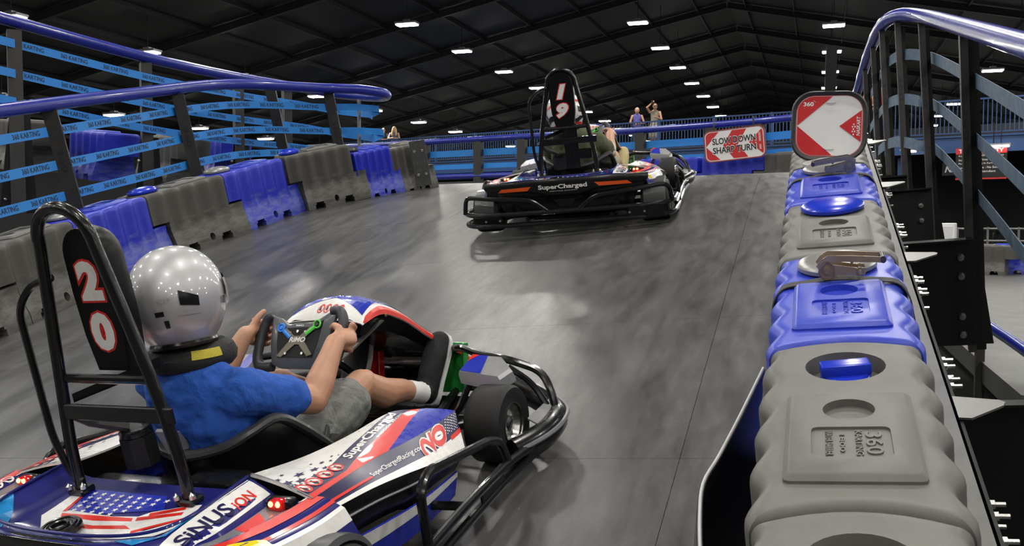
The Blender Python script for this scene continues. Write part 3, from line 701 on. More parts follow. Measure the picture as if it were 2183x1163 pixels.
ratchet(V0 + 3 * BP + .545, 'grey ratchet buckle on black webbing across the farther blue barrier below the arrow sign', True, -.02, -1)
# ------------------------------------------------------------------ arrow sign
def sign_layers(parent, items, X, t0):
    for i, (nm, shp, m) in enumerate(items):
        MB().add([(x, -t0 - .0012 * (i + 1), y) for x, y in shp[0]], shp[1]).build(nm, m, parent, X, smooth=0)
def clip_poly(pts, inside):
    """Sutherland-Hodgman of pts against convex polygon inside (ccw)"""
    out = pts
    for i in range(len(inside)):
        a, b2 = inside[i], inside[(i + 1) % len(inside)]; inp = out; out = []
        sd = lambda p: (b2[0] - a[0]) * (p[1] - a[1]) - (b2[1] - a[1]) * (p[0] - a[0])
        for k in range(len(inp)):
            p, q = inp[k], inp[(k + 1) % len(inp)]; sp_, sq_ = sd(p), sd(q)
            if sp_ >= 0: out.append(p)
            if sp_ * sq_ < 0: t = sp_ / (sp_ - sq_); out.append((p[0] + t * (q[0] - p[0]), p[1] + t * (q[1] - p[1])))
        if not out: return []
    return out
S_ = thing('arrow_sign', 'red and white left arrow sign in a black rubber frame on the right barrier row', 'sign', WF(TW(.004, 5.02, .49).x, TW(.004, 5.02, .49).y, TW(.004, 5.02, .49).z, -1) @ Matrix.Rotation(radians(1.2), 4, 'Y'))
SB_ = S_.matrix_basis.inverted() @ TF(.012, 5.02, .502)
MB().box((0, .03, .25), (.055, .03, .74)).build('post', mBlack, S_, smooth=0)
MB().lathe([(.13, 0), (.13, .012), (.11, .022), (.04, .03), (0, .03)], 28).build('base', M('pale_base', (.42, .42, .40), rough=.5), S_, SB_ @ Matrix.Translation((0, 0, .012)))
fo = rrect(.366, .352, .105, 8); fi = rrect(.326, .312, .088, 8)
CZ = .212; XS = Matrix.Translation((0, 0, CZ))
b = MB(); n = len(fo)
b.loft([[(x, .018, y) for x, y in fo], [(x * 1.012, .0, y * 1.012) for x, y in fo], [(x, -.016, y) for x, y in fo], [(x, -.022, y) for x, y in [(p[0] * .97, p[1] * .97) for p in fo]], [(x, -.014, y) for x, y in fi], [(x, .010, y) for x, y in fi], [(x, .018, y) for x, y in fo]], True, False)
b.build('frame', M('rubber_frame', (.022, .022, .023), rough=.5, var=.2), S_, XS)
MB().prism(fi, .012).build('plate', mWhite, S_, XS @ Matrix.Translation((0, .004, 0)) @ Matrix.Rotation(radians(90), 4, 'X'), smooth=0)
hx, hy = .163, .156; inn = rrect(.312, .298, .081, 8)
reds = [[(-.157, .008), (-.157, .2), (.01, .2), (.01, .148)], [(-.157, -.004), (.012, -.149), (.012, -.2), (-.157, -.2)], [(.048, -.005), (.2, -.125), (.2, .118)]]
reds = [[(-.157, .002), (.014, .15), (.014, .2), (-.2, .2), (-.2, .002)], [(-.157, .002), (-.2, .002), (-.2, -.2), (.016, -.2), (.016, -.148)], [(.050, -.002), (.2, -.118), (.2, .112)]]
lay = []
v_, f_ = [], []
for r_ in reds:
    c = clip_poly(r_ if sum((r_[i][0] * r_[(i + 1) % len(r_)][1] - r_[(i + 1) % len(r_)][0] * r_[i][1]) for i in range(len(r_))) > 0 else r_[::-1], inn)
    f_.append(tuple(range(len(v_), len(v_) + len(c)))); v_ += c
ro = rrect(.324, .310, .087, 8); ri = rrect(.318, .304, .084, 8); nn = len(ro)
rim = (ro + ri, [(i, (i + 1) % nn, nn + (i + 1) % nn, nn + i) for i in range(nn)])
sign_layers(S_, [('red_border', rim, mRed), ('red_field', (v_, f_), mRed), ('logo', fitbox(T2('360', bold=.03), -.128, -.078, .100, .122), mWhite), ('logo', fitbox(T2('NASKART', bold=.02, shear=.2), .132, .150, -.052, .046, 1), mWhite),
    ('logo', ([(-.078 + x, .123 + y) for x, y in [(0, 0), (.004, .003), (.003, .006), (-.001, .003), (.006, -.004), (.010, -.001), (.008, .002)]], [(0, 1, 2, 3), (4, 5, 6)]), mWhite),
    ('logo', fitbox(T2('KARTING', space=1.6), -.126, -.080, .090, .0945), M('faint_red', (.62, .12, .12), rough=.4))], XS, .008)
sq = MB()
for k, (x, y) in enumerate(((.118, -.045), (.124, -.03), (.118, -.018), (.125, -.006), (.119, .006), (.113, -.03), (.113, -.006))): sq.add([(x - .003, -.0125, y - .004), (x + .003, -.0125, y - .004), (x + .003, -.0125, y + .004), (x - .003, -.0125, y + .004)], [(0, 1, 2, 3)])
sq.build('checker_mark', mWhite, S_, XS, smooth=0)
bb = MB()
for y in (.118, -.118): bb.tube([(-.018, -.012, y), (-.012, -.017, y - .004), (.018, -.017, y - .004), (.026, -.012, y)], .0022, 6)
bb.build('cable_tie', M('wire_tie', (.25, .25, .25), rough=.4), S_, XS)
# ------------------------------------------------------------------ slow down sign on the far fence
Pq = Vector((-1.20, 14.31, 3.80))
Q_ = thing('warning_sign', 'red and white slow down sharp turn sign hanging on the far blue fence', 'sign', Matrix.Translation(Pq) @ Matrix.Rotation(radians(-7), 4, 'Z') @ Matrix.Rotation(radians(-5), 4, 'Y') @ Matrix.Diagonal((.885, 1, .80, 1)))
o_ = rrect(.98, .55, .10, 6); MB().prism(o_, .02).build('plate', mWhite, Q_, Matrix.Rotation(radians(90), 4, 'X'), smooth=0)
oo = rrect(1.02, .59, .11, 6); b = MB(); n = len(oo)
b.loft([[(x, .004, y) for x, y in oo], [(x, -.026, y) for x, y in oo], [(x, -.026, y) for x, y in o_], [(x, .004, y) for x, y in o_], [(x, .004, y) for x, y in oo]], True, False); b.build('frame', M('sign_edge', (.25, .05, .05), rough=.4), Q_, smooth=30)
ins = rrect(.95, .52, .088, 6)
rd = [[(-.475, .02), (-.29, .27), (-.6, .27), (-.6, .02)][::1], [(-.475, -.02), (-.6, -.02), (-.6, -.27), (-.25, -.27)], [(-.12, .0), (.0, .0), (.21, .27), (-.04, .27)], [(-.12, 0), (-.02, -.27), (.22, -.27), (.02, 0)], [(.26, .0), (.45, .26), (.6, .26), (.6, 0)], [(.26, 0), (.6, 0), (.6, -.26), (.45, -.26)]]
rd = [[(-.475, 0), (-.24, .27), (-.6, .27), (-.6, 0)], [(-.475, 0), (-.6, 0), (-.6, -.27), (-.24, -.27)], [(-.19, 0), (.06, 0), (.22, .27), (-.02, .27)], [(-.19, 0), (-.02, -.27), (.22, -.27), (.06, 0)], [(.24, 0), (.6, 0), (.6, .27), (.5, .27)], [(.24, 0), (.5, -.27), (.6, -.27), (.6, 0)]]
v_, f_ = [], []
for r_ in rd:
    ar = sum((r_[i][0] * r_[(i + 1) % len(r_)][1] - r_[(i + 1) % len(r_)][0] * r_[i][1]) for i in range(len(r_)))
    c = clip_poly(r_ if ar > 0 else r_[::-1], ins)
    if c: f_.append(tuple(range(len(v_), len(v_) + len(c)))); v_ += c
w1, w2 = T2('SLOW DOWN', bold=.024), T2('SHARP TURN', bold=.024)
w1b, w2b = T2('SLOW DOWN', bold=.055), T2('SHARP TURN', bold=.055)
sign_layers(Q_, [('red_stripes', (v_, f_), mRed), ('lettering_outline', fitbox(w1b, -.375, .365, .012, .157), mWhite), ('lettering_outline', fitbox(w2b, -.375, .365, -.157, -.012), mWhite),
    ('lettering', fitbox(w1, -.365, .355, .025, .145), mInk), ('lettering', fitbox(w2, -.365, .355, -.145, -.025), mInk), ('logo', fitbox(T2('360', bold=.02), .405, .44, -.15, -.06, 1), mWhite), ('logo', fitbox(T2('NASKART', bold=.02), .405, .44, .0, .17, 1), mWhite)], Matrix.Identity(4), .02)
for s in (-.33, .33): MB().tube([(s, .01, .25), (s, .03, .40), (s, .08, .47)], .014, 6).build('hanger', mBlack, Q_)
# ------------------------------------------------------------------ things on the lower floor, right
p = pix(2091, 348, 29.3)
T_ = thing('safety_board', 'red headed black track safety board under the far mezzanine', 'sign', WF(p.x, p.y, p.z, 18) @ Matrix.Scale(1.1, 4))
MB().box((0, .02, 0), (1.32, .03, .90)).build('board', mBlackMatte, T_, smooth=0)
b = MB().box((0, 0, .36), (1.32, .012, .17)).build('header', mRed, T_, smooth=0)
V, Fc = fitbox(T2('TRACK SAFETY', bold=.03), -.58, .58, .305, .415); MB().add([(x, -.008, y) for x, y in V], Fc).build('lettering', mWhite, b, smooth=0)
lt = MB()
for k, t in enumerate(('Keep Both Hands On Wheel - Feet', 'Inside Kart At All Times - Do Your', 'Part - No Bumping In Kart - No', 'Loose Items - Rule - No Exit', 'Until Track Attendant')):
    V, Fc = fitbox(T2(t), -.58, .58 - .05 * k, .19 - k * .11, .25 - k * .11); lt.add([(x, .001, y) for x, y in V], Fc)
lt.build('lettering', mWhite, T_, smooth=0)
MB().box((0, .0, -.43), (1.32, .012, .04)).build('footer', mRed, T_, smooth=0)
for s in (-.5, .5): MB().tube([(s, .02, .44), (s, .02, 1.1)], .012, 5).build('hanger', mBlack, T_)
p = pix(2044, 360, 30.2)
N_ = thing('wall_sign', 'dark wall sign with large white letters left of the safety board', 'sign', WF(p.x, p.y, p.z, 18))
MB().box((0.1, .03, 0), (1.2, .03, .4)).build('board', mBlackMatte, N_, smooth=0)
V, Fc = fitbox(T2('NASKART', bold=.03, shear=.25), -.42, .75, -.1, .1); MB().add([(x, .01, y) for x, y in V], Fc).build('lettering', mWhite, N_, smooth=0)
for i, (px, py, Z, l, lbl) in enumerate(((2118, 312, 28.9, .89, 'lit tube lamp above the track safety board'), (1937, 323, 30, .46, 'lit tube lamp under the mezzanine behind the right fence'))):
    p = pix(px, py, Z); o = thing('tube_lamp', lbl, 'lamp', WF(p.x, p.y, p.z, 18))
    MB().rbox((0, 0, 0), (l, .07, .06), .02, 2).build('tube', M('tube_lamp_glow', (1., 1., .82), emit=9, var=0), o); MB().box((0, .0, .06), (l + .06, .1, .05)).build('housing', mHous, o, smooth=0); MB().box((0, .0, .4), (.03, .03, .7)).build('hanger', mBlack, o, smooth=0)
p = pix(2018, 468, 24); o = thing('cabinet', 'white cabinet standing by the pit fence on the lower track', 'cabinet', WF(p.x, p.y, 1.3, 15))
MB().rbox((0, 0, .68), (.44, .4, 1.36), .02, 1).build('body', mWhite, o); MB().rbox((0, -.205, .68), (.34, .02, 1.2), .008, 1).build('door', M('cabinet_door', (.6, .6, .6), rough=.4), o)
MB().box((.13, -.22, .7), (.02, .02, .15)).build('handle', mBlack, o, smooth=0)
p = pix(2130, 505, 27.2); o = thing('pit_fence', 'pale metal pit fence on the lower track behind the right fence', 'fence', WF(p.x, p.y, 1.3, 15))
for zz in (.45, .85, 1.2): MB().tube([(-1.2, 0, zz), (3., 0, zz)], .035, 6).build('rail', mSteel, o)
for k in range(6): MB().tube([(-1.1 + k * .8, 0, 0), (-1.1 + k * .8, 0, 1.25)], .035, 6).build('post', mSteel, o)
MB().tube([(-1.2, .05, .32), (3., .05, .32)], .09, 8).build('blue_rail', mPipe, o)
for k in range(2):
    p = pix(2085 + 78 * k, 478, 29.5 + 1.5 * k); q = thing('parked_kart', ('dark parked kart behind the pit fence, beside the white cabinet', 'dark parked kart behind the pit fence, at the right picture edge')[k], 'kart', WF(p.x, p.y, 1.3, -60), 'karts parked in the pit')
    MB().rbox((0, 0, .25), (1.2, 1.9, .28), .1, 2).build('bodywork', mBlack, q); MB().tube(fillet([(-.2, -.5, .3), (-.2, -.55, 1.1), (.2, -.55, 1.1), (.2, -.5, .3)], .15), .03, 6).build('roll_hoop', mBlack, q)
    MB().rbox((0, .05, .55), (.5, .5, .5), .12, 2).build('seat', mBlackMatte, q)
    for sx in (-.55, .55):
        for sy in (-.6, .6): MB().lathe([(.05, -.07), (.13, -.07), (.14, 0), (.13, .07), (.05, .07)], 12, Matrix.Translation((sx, sy, .14)) @ Matrix.Rotation(radians(90), 4, 'Y')).build('wheel', mBlackMatte, q)
o = thing('guard_rail', 'short blue guard pipe of the lower ramp at the right edge', 'rail', Matrix.Translation(pix(2150, 720, 8.2)))
OI = Matrix.Translation(-pix(2150, 720, 8.2))
MB().tube([pix(2070, 668, 9.2), pix(2105, 693, 8.9), pix(2150, 722, 8.4), pix(2260, 800, 7.4)], .05, 12).build('handrail', mPipe, o, OI)
for (px, py, Z) in ((2090, 690, 9.0), (2230, 790, 7.7)):
    t = pix(px, py, Z); MB().box((t.x, t.y, t.z - .55), (.08, .08, 1.1)).build('post', mPost, o, OI, smooth=0)
# ------------------------------------------------------------------ karts
kBlack = M('gloss_black_plastic', (.005, .005, .0055), rough=.26, spec=.35, var=.2, scale=30, coat=.12)
kNavy = M('navy_film', (.014, .012, .062), rough=.3, spec=.35, var=.06, coat=.15)
kDeck = M('deck_film', (.014, .015, .14), rough=.24, var=.15, scale=6, coat=.4)
kBlue = M('blue_film', (.012, .025, .36), rough=.28, var=.06, coat=.3)
kRed = M('red_film', (.60, .022, .014), rough=.34, spec=.3, var=.06, coat=.12)
kWhite = M('white_film', (.72, .71, .69), rough=.28, var=.03, coat=.3)
kCyan = M('cyan_film', (.02, .25, .60), rough=.16, coat=.6)
kYel = M('yellow_film', (.75, .60, .02), rough=.2, coat=.5)
kGrey = M('grey_bodywork', (.16, .16, .165), rough=.3, coat=.3, var=.12)
kSilv = M('silver_plastic', (.38, .38, .39), rough=.3, metal=.5, coat=.4)
kTire = M('slick_tyre', (.009, .009, .009), spec=.35, rough=.62, var=.25, scale=12)
kRim = M('aluminium_rim', (.68, .68, .66), rough=.25, metal=1., var=.1)
kTube = M('black_tube', (.0045, .0045, .005), rough=.25, spec=.4, var=.2, scale=20, coat=.25)
kLed = M('red_led', (1., .18, .05), emit=14, var=0)
kLens = M('red_lens', (.55, .008, .008), rough=.12, coat=.6)
kRefl = M('orange_reflector', (.70, .09, .01), rough=.2, coat=.6)
kGlove = M('wheel_rubber', (.035, .036, .04), rough=.42, var=.2, scale=60)
kSteelD = M('brushed_brown_steel', (.17, .155, .12), rough=.4, metal=.8)
def lerp3(a, b, t): return tuple(a[i] + (b[i] - a[i]) * t for i in range(3))
class Patch:
    """surface through rows of points: s along the rows, q across"""
    def __init__(s, rows, n=6, crown=0.):
        s.n = n; s.cols = [catmull([Vector(r[j]) for r in rows], n) for j in range(len(rows[0]))]; s.m = len(s.cols[0]) - 1; s.crown = crown; s.sx = 1
    def col(s, j, t):
        t = max(0, min(1, t)) * s.m; i = min(int(t), s.m - 1); return s.cols[j][i].lerp(s.cols[j][i + 1], t - i)
    def at(s, t, q):
        k = len(s.cols) - 1; q = max(0, min(1, q)) * k; j = min(int(q), k - 1); p = s.col(j, t).lerp(s.col(j + 1, t), q - j)
        if s.crown:
            p = p + Vector((0, 0, s.crown * 4 * (q / k) * (1 - q / k)))
        return p
    def nrm(s, t, q):
        e = .01; a = s.at(min(1, t + e), q) - s.at(max(0, t - e), q); b = s.at(t, min(1, q + e)) - s.at(t, max(0, q - e))
        n = a.cross(b)
        return n.normalized() if n.length > 1e-9 else Vector((0, 0, 1))
    def mesh(s, mb, nq=6, thick=.006, flip=1):
        top = [[s.at(i / s.m, j / nq) for j in range(nq + 1)] for i in range(s.m + 1)]
        bot = [[s.at(i / s.m, j / nq) - s.nrm(i / s.m, j / nq) * thick * flip for j in range(nq + 1)] for i in range(s.m + 1)]
        rings = [t + b[::-1] for t, b in zip(top, bot)]
        mb.loft(rings); return mb
    def decal(s, shape, flip, off=.0012, gx=.08, gy=.2, sx=1):
        def fn(t, q):
            p = s.at(t, q) + s.nrm(t, q) * off * flip; return (p.x * sx, p.y, p.z)
        return conform(shape, fn, gx, gy)
def affine(shape, o, dx, dy):
    v, f = shape
    xs = [p[0] for p in v]; ys = [p[1] for p in v]; a, b, c, d = min(xs), max(xs), min(ys), max(ys)
    return [(o[0] + dx[0] * (x - a) / (b - a) + dy[0] * (y - c) / (d - c), o[1] + dx[1] * (x - a) / (b - a) + dy[1] * (y - c) / (d - c)) for x, y in v], f
# pod: inner edge, ridge, lower edge
PA = [(.33, -.355, .390), (.36, -.175, .352), (.385, .0, .331), (.40, .212, .311), (.43, .30, .283)]
PB = [(.55, -.392, .356), (.555, -.258, .345), (.555, -.085, .322), (.55, .153, .276), (.51, .433, .222)]
PC = [(.615, -.385, .333), (.62, -.229, .303), (.63, -.09, .27), (.635, .06, .228), (.63, .254, .173)]
PD = [(.60, -.36, .23), (.60, -.2, .195), (.61, -.05, .16), (.60, .09, .14), (.60, .22, .12)]
PE = [(.62, -.355, .222), (.628, -.2, .19), (.63, -.05, .16), (.625, .09, .14), (.615, .21, .122)]
PG = [(.60, -.33, .105), (.61, -.2, .085), (.615, -.05, .068), (.615, .08, .060), (.61, .18, .055)]
ptop = Patch(list(zip(PA, PB)), 6, .006); pside = Patch(list(zip(PB, PC)), 6); plow = Patch(list(zip(PE, PG)), 6)
pmid = Patch(list(zip(PC, PD)), 6); pbot = Patch([(g, (g[0] - .1, g[1], .045)) for g in PG], 6)
S0 = [('navy_band', kNavy, poly((0, .76), (.2, .70), (.33, .55), (.75, 0), (1, 0), (.8, .25), (.58, .55), (.3, .9), (0, .92))),
      ('red_band', kRed, poly((0, .92), (.3, .9), (.58, .55), (.8, .25), (1, 0), (1, .17), (.75, .6), (.55, 1), (0, 1))),
      ('blue_band', kBlue, poly((.55, 1), (.75, .6), (1, .17), (1, 1)))]
def warn_icons(n, r):
    b = ([], [])
    def ad(s, dx):
        o = len(b[0]); b[0].extend((x + dx, y) for x, y in s[0]); b[1].extend(tuple(i + o for i in q) for q in s[1])
    for k in range(n):
        ad(ring2(0, 0, .74, 1., 18), k * 2.15)
        ad(([(-.62, .5), (-.5, .62), (.62, -.5), (.5, -.62)], [(0, 1, 2, 3)]), k * 2.15)
    return b
def figures(n):
    b = ([], [])
    for k in range(n):
        for s in (disc2(k * 2.15, .38, .17, 8), ([(k * 2.15 - .16, .2), (k * 2.15 - .34, -.25), (k * 2.15 - .1, -.6), (k * 2.15 + .12, -.6), (k * 2.15 + .3, -.1), (k * 2.15 + .16, .2)], [(0, 1, 2, 3, 4, 5)])):
            o = len(b[0]); b[0].extend(s[0]); b[1].extend(tuple(i + o for i in q) for q in s[1])
    return b
def pod(K_, sx, num):
    P = link('side_pod', None, K_)
    Xm = Matrix.Diagonal((sx, 1, 1, 1))
    def put(name, m, vf, parent=None):
        return MB().add(vf[0], vf[1]).build(name, m, parent or P, None, smooth=0)
    def mir(mb, name, m): mb.v = [(x * sx, y, z) for x, y, z in mb.v]; return mb.build(name, m, P, smooth=50)
    top = mir(ptop.mesh(MB(), 6, .006, -1), 'top_panel', kWhite)
    side = mir(pside.mesh(MB(), 4, .006, -1), 'side_panel', kNavy)
    mir(pmid.mesh(MB(), 3, .004, -1), 'recess_panel', kBlack)
    low = mir(plow.mesh(MB(), 3, .006, -1), 'lower_panel', kBlue)
    mir(pbot.mesh(MB(), 2, .004, -1), 'under_panel', kBlack)
    fl = -1
    for nm, m, sh in S0: put(nm, m, ptop.decal(sh, fl, .0012, sx=sx), top)
    txt = T2('SuperCharged', bold=.03, shear=.15)
    if sx < 0: o, dx, dy = (.78, .10), (-.42, .50), (.035, .24)
    else: o, dx, dy = (.385, .78), (.40, -.56), (-.035, -.21)
    put('lettering', kWhite, ptop.decal(affine(txt, o, dx, dy), fl, .0024, sx=sx), top)
    put('lettering', kWhite, ptop.decal(affine(T2('INDOOR RACING', bold=.01), (.58, .57), (.22, -.32), (-.006, -.045)), fl, .0024, sx=sx), top)
    r_ = warn_icons(4, 1); put('warning_rings', kRed, ptop.decal(affine(r_, (.03, .905), (.29, -.075), (-.022, -.22)), fl, .0026, sx=sx), top)
    put('warning_discs', kWhite, ptop.decal(affine((sum([disc2(k * 2.15, 0, .98, 14)[0] for k in range(4)], []), [tuple(range(k * 14, k * 14 + 14)) for k in range(4)]), (.03, .905), (.29, -.075), (-.022, -.22)), fl, .0018, sx=sx), top)
    put('warning_figures', mInk, ptop.decal(affine(figures(4), (.045, .875), (.255, -.065), (-.014, -.14)), fl, .0022, sx=sx), top)
    sv, sf = [], []
    rnd = random.Random(3)
    for i, (t, q, r) in enumerate(((.04, .55, .035), (.05, .70, .04), (.10, .62, .032), (.13, .48, .03), (.17, .66, .026), (.20, .52, .026), (.24, .60, .02), (.26, .44, .018), (.30, .5, .014), (.33, .40, .012), (.03, .40, .022), (.08, .33, .014), (.36, .46, .008), (.02, .64, .03), (.22, .35, .01))):
        v, f = star2(0, 0, 1, rnd.random()); o = len(sv); sv += [(t + x * r, q + y * r * 2.1) for x, y in v]; sf += [tuple(k + o for k in z_) for z_ in f]
    put('stars', kNavy, ptop.decal((sv, sf), fl, .0014, None, None, sx=sx), top)
    put('seam_line', kGrey, ptop.decal(poly((-.0, 0), (.012, 0), (.012, 1), (0, 1)), fl, .003, sx=sx), top)
    # side panel
    put('white_band', kWhite, pside.decal(poly((0, .80), (.5, .74), (.8, .66), (1, .52), (1, 1), (0, 1)), fl, .0012, sx=sx), side)
    put('red_line', kRed, pside.decal(poly((0, .52), (.34, .50), (.34, .60), (0, .66)), fl, .0012, sx=sx), side)
    t_ = affine(T2('SuperChargedRacing.com', bold=.01, shear=.15), (.345, .62), (.38, -.11), (0, -.24)) if sx > 0 else affine(T2('SuperChargedRacing.com', bold=.01, shear=.15), (.725, .51), (-.38, .11), (0, -.24))
    put('lettering', kWhite, pside.decal(t_, fl, .0016, sx=sx), side)
    for (m, bd, of, gr) in ((kWhite, .10, .0016, .012), (kRed, .02, .0024, 0)):
        for i, ch in enumerate(num):
            v, f = fitbox(T2(ch, bold=bd), -1, 1, -1, 1)
            # turned a quarter: top of the figure points to the rear
            sh = ([(.748 + i * .084 + .042 * (-y) * (1 + gr * 8), .40 - i * .06 + (.31 * -x) * (1 + gr * 8)) for x, y in v], f) if sx > 0 else ([(.83 - i * .062 + .034 * y, .38 + .27 * -x) for x, y in v], f)
            put('numeral', m, pside.decal(sh, fl, of, sx=sx), side)
    dv, df_ = [], []
    for i in range(8):
        for j in range(6):
            v, f = disc2(.895 + i * .0135 - j * .004, .04 + j * .068 + (i % 2) * .034, 1, 6); o = len(dv); cx, cy = .895 + i * .0135 - j * .004, .04 + j * .068 + (i % 2) * .034
            dv += [(cx + (x - cx) * .0046, cy + (y - cy) * .016) for x, y in v]; df_ += [tuple(k + o for k in z_) for z_ in f]
    put('star_field', kWhite, pside.decal((dv, df_), fl, .0016, None, None, sx=sx), side)
    put('red_stripe', kRed, pside.decal(poly((.90, .52), (1, .44), (1, .56), (.90, .64)), fl, .0018, sx=sx), side)
    put('white_band', kWhite, plow.decal(poly((0, 0), (1, 0), (1, .22), (.6, .32), (0, .40)), fl, .0012, sx=sx), low)
    g_ = MB().tube([pmid.at(t, .42) + Vector((.003, 0, 0)) for t in [k / 12 for k in range(13)]], .004, 5); g_.v = [(x * sx, y, z) for x, y, z in g_.v]; g_.build('crease', kGrey, P)
    return P
# ------------------------------------------------------------------ tail
TX = [0, .14, .25, .30, .33, .348, .40, .425, .50, .53, .585, .63, .665]
def tail_row(y, zs, bend):
    f = 1 - .13 * max(0, min(1, (-.42 - y) / .30))
    return [(x * (1 if x < .43 else f + (1 - f) * max(0, (.53 - x) / .10) if x < .53 else f), y + bend * (x / .65) ** 2, z) for x, z in zip(TX, zs)]
TR = [tail_row(-.375, [.350, .350, .352, .362, .386, .390, .362, .340, .336, .354, .352, .328, .25], .0),
      tail_row(-.46, [.350, .350, .351, .360, .390, .394, .370, .343, .339, .360, .356, .330, .255], .0),
      tail_row(-.57, [.350, .350, .352, .362, .392, .396, .380, .352, .348, .368, .362, .336, .262], .01),
      tail_row(-.65, [.351, .354, .362, .378, .396, .396, .386, .366, .362, .374, .366, .342, .27], .04),
      tail_row(-.695, [.378, .380, .388, .392, .394, .394, .388, .378, .374, .376, .368, .346, .275], .06),
      tail_row(-.735, [.388, .388, .390, .390, .390, .388, .384, .380, .376, .374, .366, .342, .27], .085)]
ptail = Patch(TR, 4)
def tail_uv(x, y):
    """inverse of the tail surface for |x|, y (approximate, rows are nearly straight)"""
    ax = abs(x); j = 0
    while j < len(TX) - 2 and TX[j + 1] < ax: j += 1
    q = (j + (ax - TX[j]) / (TX[j + 1] - TX[j])) / (len(TX) - 1)
    lo, hi = 0., 1.
    for _ in range(18):
        m = (lo + hi) / 2
        if ptail.at(m, q).y > y: lo = m
        else: hi = m
    return (lo + hi) / 2, q
def tail_map(off):
    def fn(x, y):
        t, q = tail_uv(x, y); p = ptail.at(t, q); n = ptail.nrm(t, q)
        if n.z < 0: n = -n
        p = p + n * off
        return (p.x if x >= 0 else -p.x, p.y, p.z)
    return fn
def tail(K_, num):
    P = link('tail_cover', None, K_)
    b = MB(); nq = len(TX) - 1
    full = [[(-TX[j] if j else 0, 0, 0) for j in range(nq, 0, -1)] for _ in range(1)]
    rings = []
    for i in range(ptail.m + 1):
        r = [ptail.at(i / ptail.m, j / nq) for j in range(nq + 1)]
        row = [(-p.x, p.y, p.z) for p in r[:0:-1]] + [tuple(p) for p in r]
        rings.append(row + [(x, y, z - .008) for x, y, z in row[::-1]])
    b.loft(rings); sh = b.build('shell', kDeck, P, smooth=40)
    rm = [(x, -.375 - .0, .396) for x in (-.338,)] + [(-.340, -.46, .398), (-.338, -.57, .400), (-.31, -.645, .401), (-.24, -.688, .400), (-.12, -.708, .398), (0, -.712, .398)]
    rm = catmull(rm + [(-x, y, z) for x, y, z in rm[-2::-1]], 4); MB().tube(rm, .0045, 8).build('basin_rim', kDeck, P)
    def put(name, m, shp, off, gx=.03, gy=.03, parent=None): return MB().add(*conform(shp, tail_map(off), gx, gy)).build(name, m, parent or sh, smooth=0)
    def mirr(shp, s): return ([(x * s, y) for x, y in shp[0]], shp[1])
    for s in (-1, 1):
        put('white_strip', kWhite, mirr(poly((.345, -.385), (.41, -.385), (.415, -.58), (.42, -.70), (.345, -.72), (.345, -.55)), s), .0016)
        put('white_corner', kWhite, mirr(poly((.53, -.375), (.545, -.375), (.53, -.42)), s), .0016)
        put('red_band', kRed, mirr(poly((.535, -.375), (.575, -.375), (.575, -.55), (.56, -.675), (.50, -.69), (.535, -.55)), s), .0018)
        put('red_line', kRed, mirr(poly((.595, -.375), (.605, -.375), (.605, -.6), (.595, -.6)), s), .0018)
        put('white_band', kWhite, mirr(poly((.62, -.375), (.645, -.375), (.645, -.62), (.60, -.66), (.575, -.67), (.60, -.62), (.62, -.58)), s), .0018)
        put('yellow_corner', kYel, mirr(poly((.60, -.585), (.645, -.585), (.63, -.65), (.56, -.668), (.56, -.645)), s), .0024)
        put('lamp_well', kGrey, mirr(poly((.425, -.385), (.515, -.385), (.515, -.56), (.48, -.68), (.43, -.69), (.425, -.56)), s), .0014)
        put('red_patch', kRed, mirr(poly((.43, -.46), (.50, -.50), (.50, -.56), (.43, -.55)), s), .002)
        put('cyan_strip', kCyan, mirr(poly((.20, -.705), (.30, -.655), (.335, -.56), (.342, -.58), (.335, -.67), (.27, -.715)), s), .0018)
        L = link('tail_light', None, P, Matrix.Translation((s * .468, -.425, .352)))
        MB().rbox((0, 0, 0), (.052, .036, .030), .011, 2).build('lens', kLens, L); MB().rbox((0, .012, -.004), (.085, .04, .034), .012, 2).build('lamp_housing', kBlack, L)
        e = MB()
        for dx in (-.011, .011): e.lathe([(0, .006), (.005, .004), (.0075, 0)], 10, Matrix.Translation((dx, -.0165, .009)) @ Matrix.Rotation(radians(70), 4, 'X'))
        e.build('led', kLed, L)
    tx = T2('SiNUS', bold=.02, shear=.1, sx=1.3)
    t2 = T2('iON', bold=.02, shear=.1, sx=1.3)
    for s in (-1, 1):
        if s > 0:
            put('lettering', kNavy, affine(tx, (.408, -.688), (-.004, .185), (-.044, 0)), .0026); put('lettering', kRed, affine(t2, (.404, -.495), (-.004, .075), (-.030, 0)), .0026)
        else:
            put('lettering', kNavy, affine(tx, (-.408, -.43), (-.004, -.185), (.044, 0)), .0026); put('lettering', kRed, affine(t2, (-.408, -.625), (0, -.06), (.03, 0)), .0026)
    # flag print in the basin
    put('flag_white', kWhite, poly((-.225, -.43), (-.19, -.43), (-.165, -.555), (-.11, -.61), (.0, -.635), (.18, -.60), (.285, -.50), (.30, -.40), (.32, -.40), (.315, -.50), (.235, -.625), (.05, -.672), (-.13, -.655), (-.21, -.585)), .0014)
    put('flag_white', kWhite, poly((-.165, -.555), (-.145, -.545), (.02, -.552), (.10, -.54), (.12, -.515), (.21, -.47), (.245, -.46), (.262, -.52), (.14, -.615), (.0, -.637), (-.11, -.612)), .0016)
    put('flag_blue', kBlue, poly((-.185, -.435), (.10, -.435), (.15, -.50), (-.03, -.545), (-.15, -.555)), .0014)
    put('flag_red', kRed, poly((-.12, -.595), (.0, -.600), (.10, -.585), (.13, -.598), (.0, -.617), (-.105, -.61)), .0019)
    put('flag_red', kRed, poly((-.158, -.562), (-.03, -.556), (.09, -.55), (.10, -.565), (-.02, -.58), (-.145, -.578)), .0018)
    put('flag_red', kRed, poly((-.195, -.435), (-.187, -.435), (-.152, -.553), (-.165, -.556)), .0018)
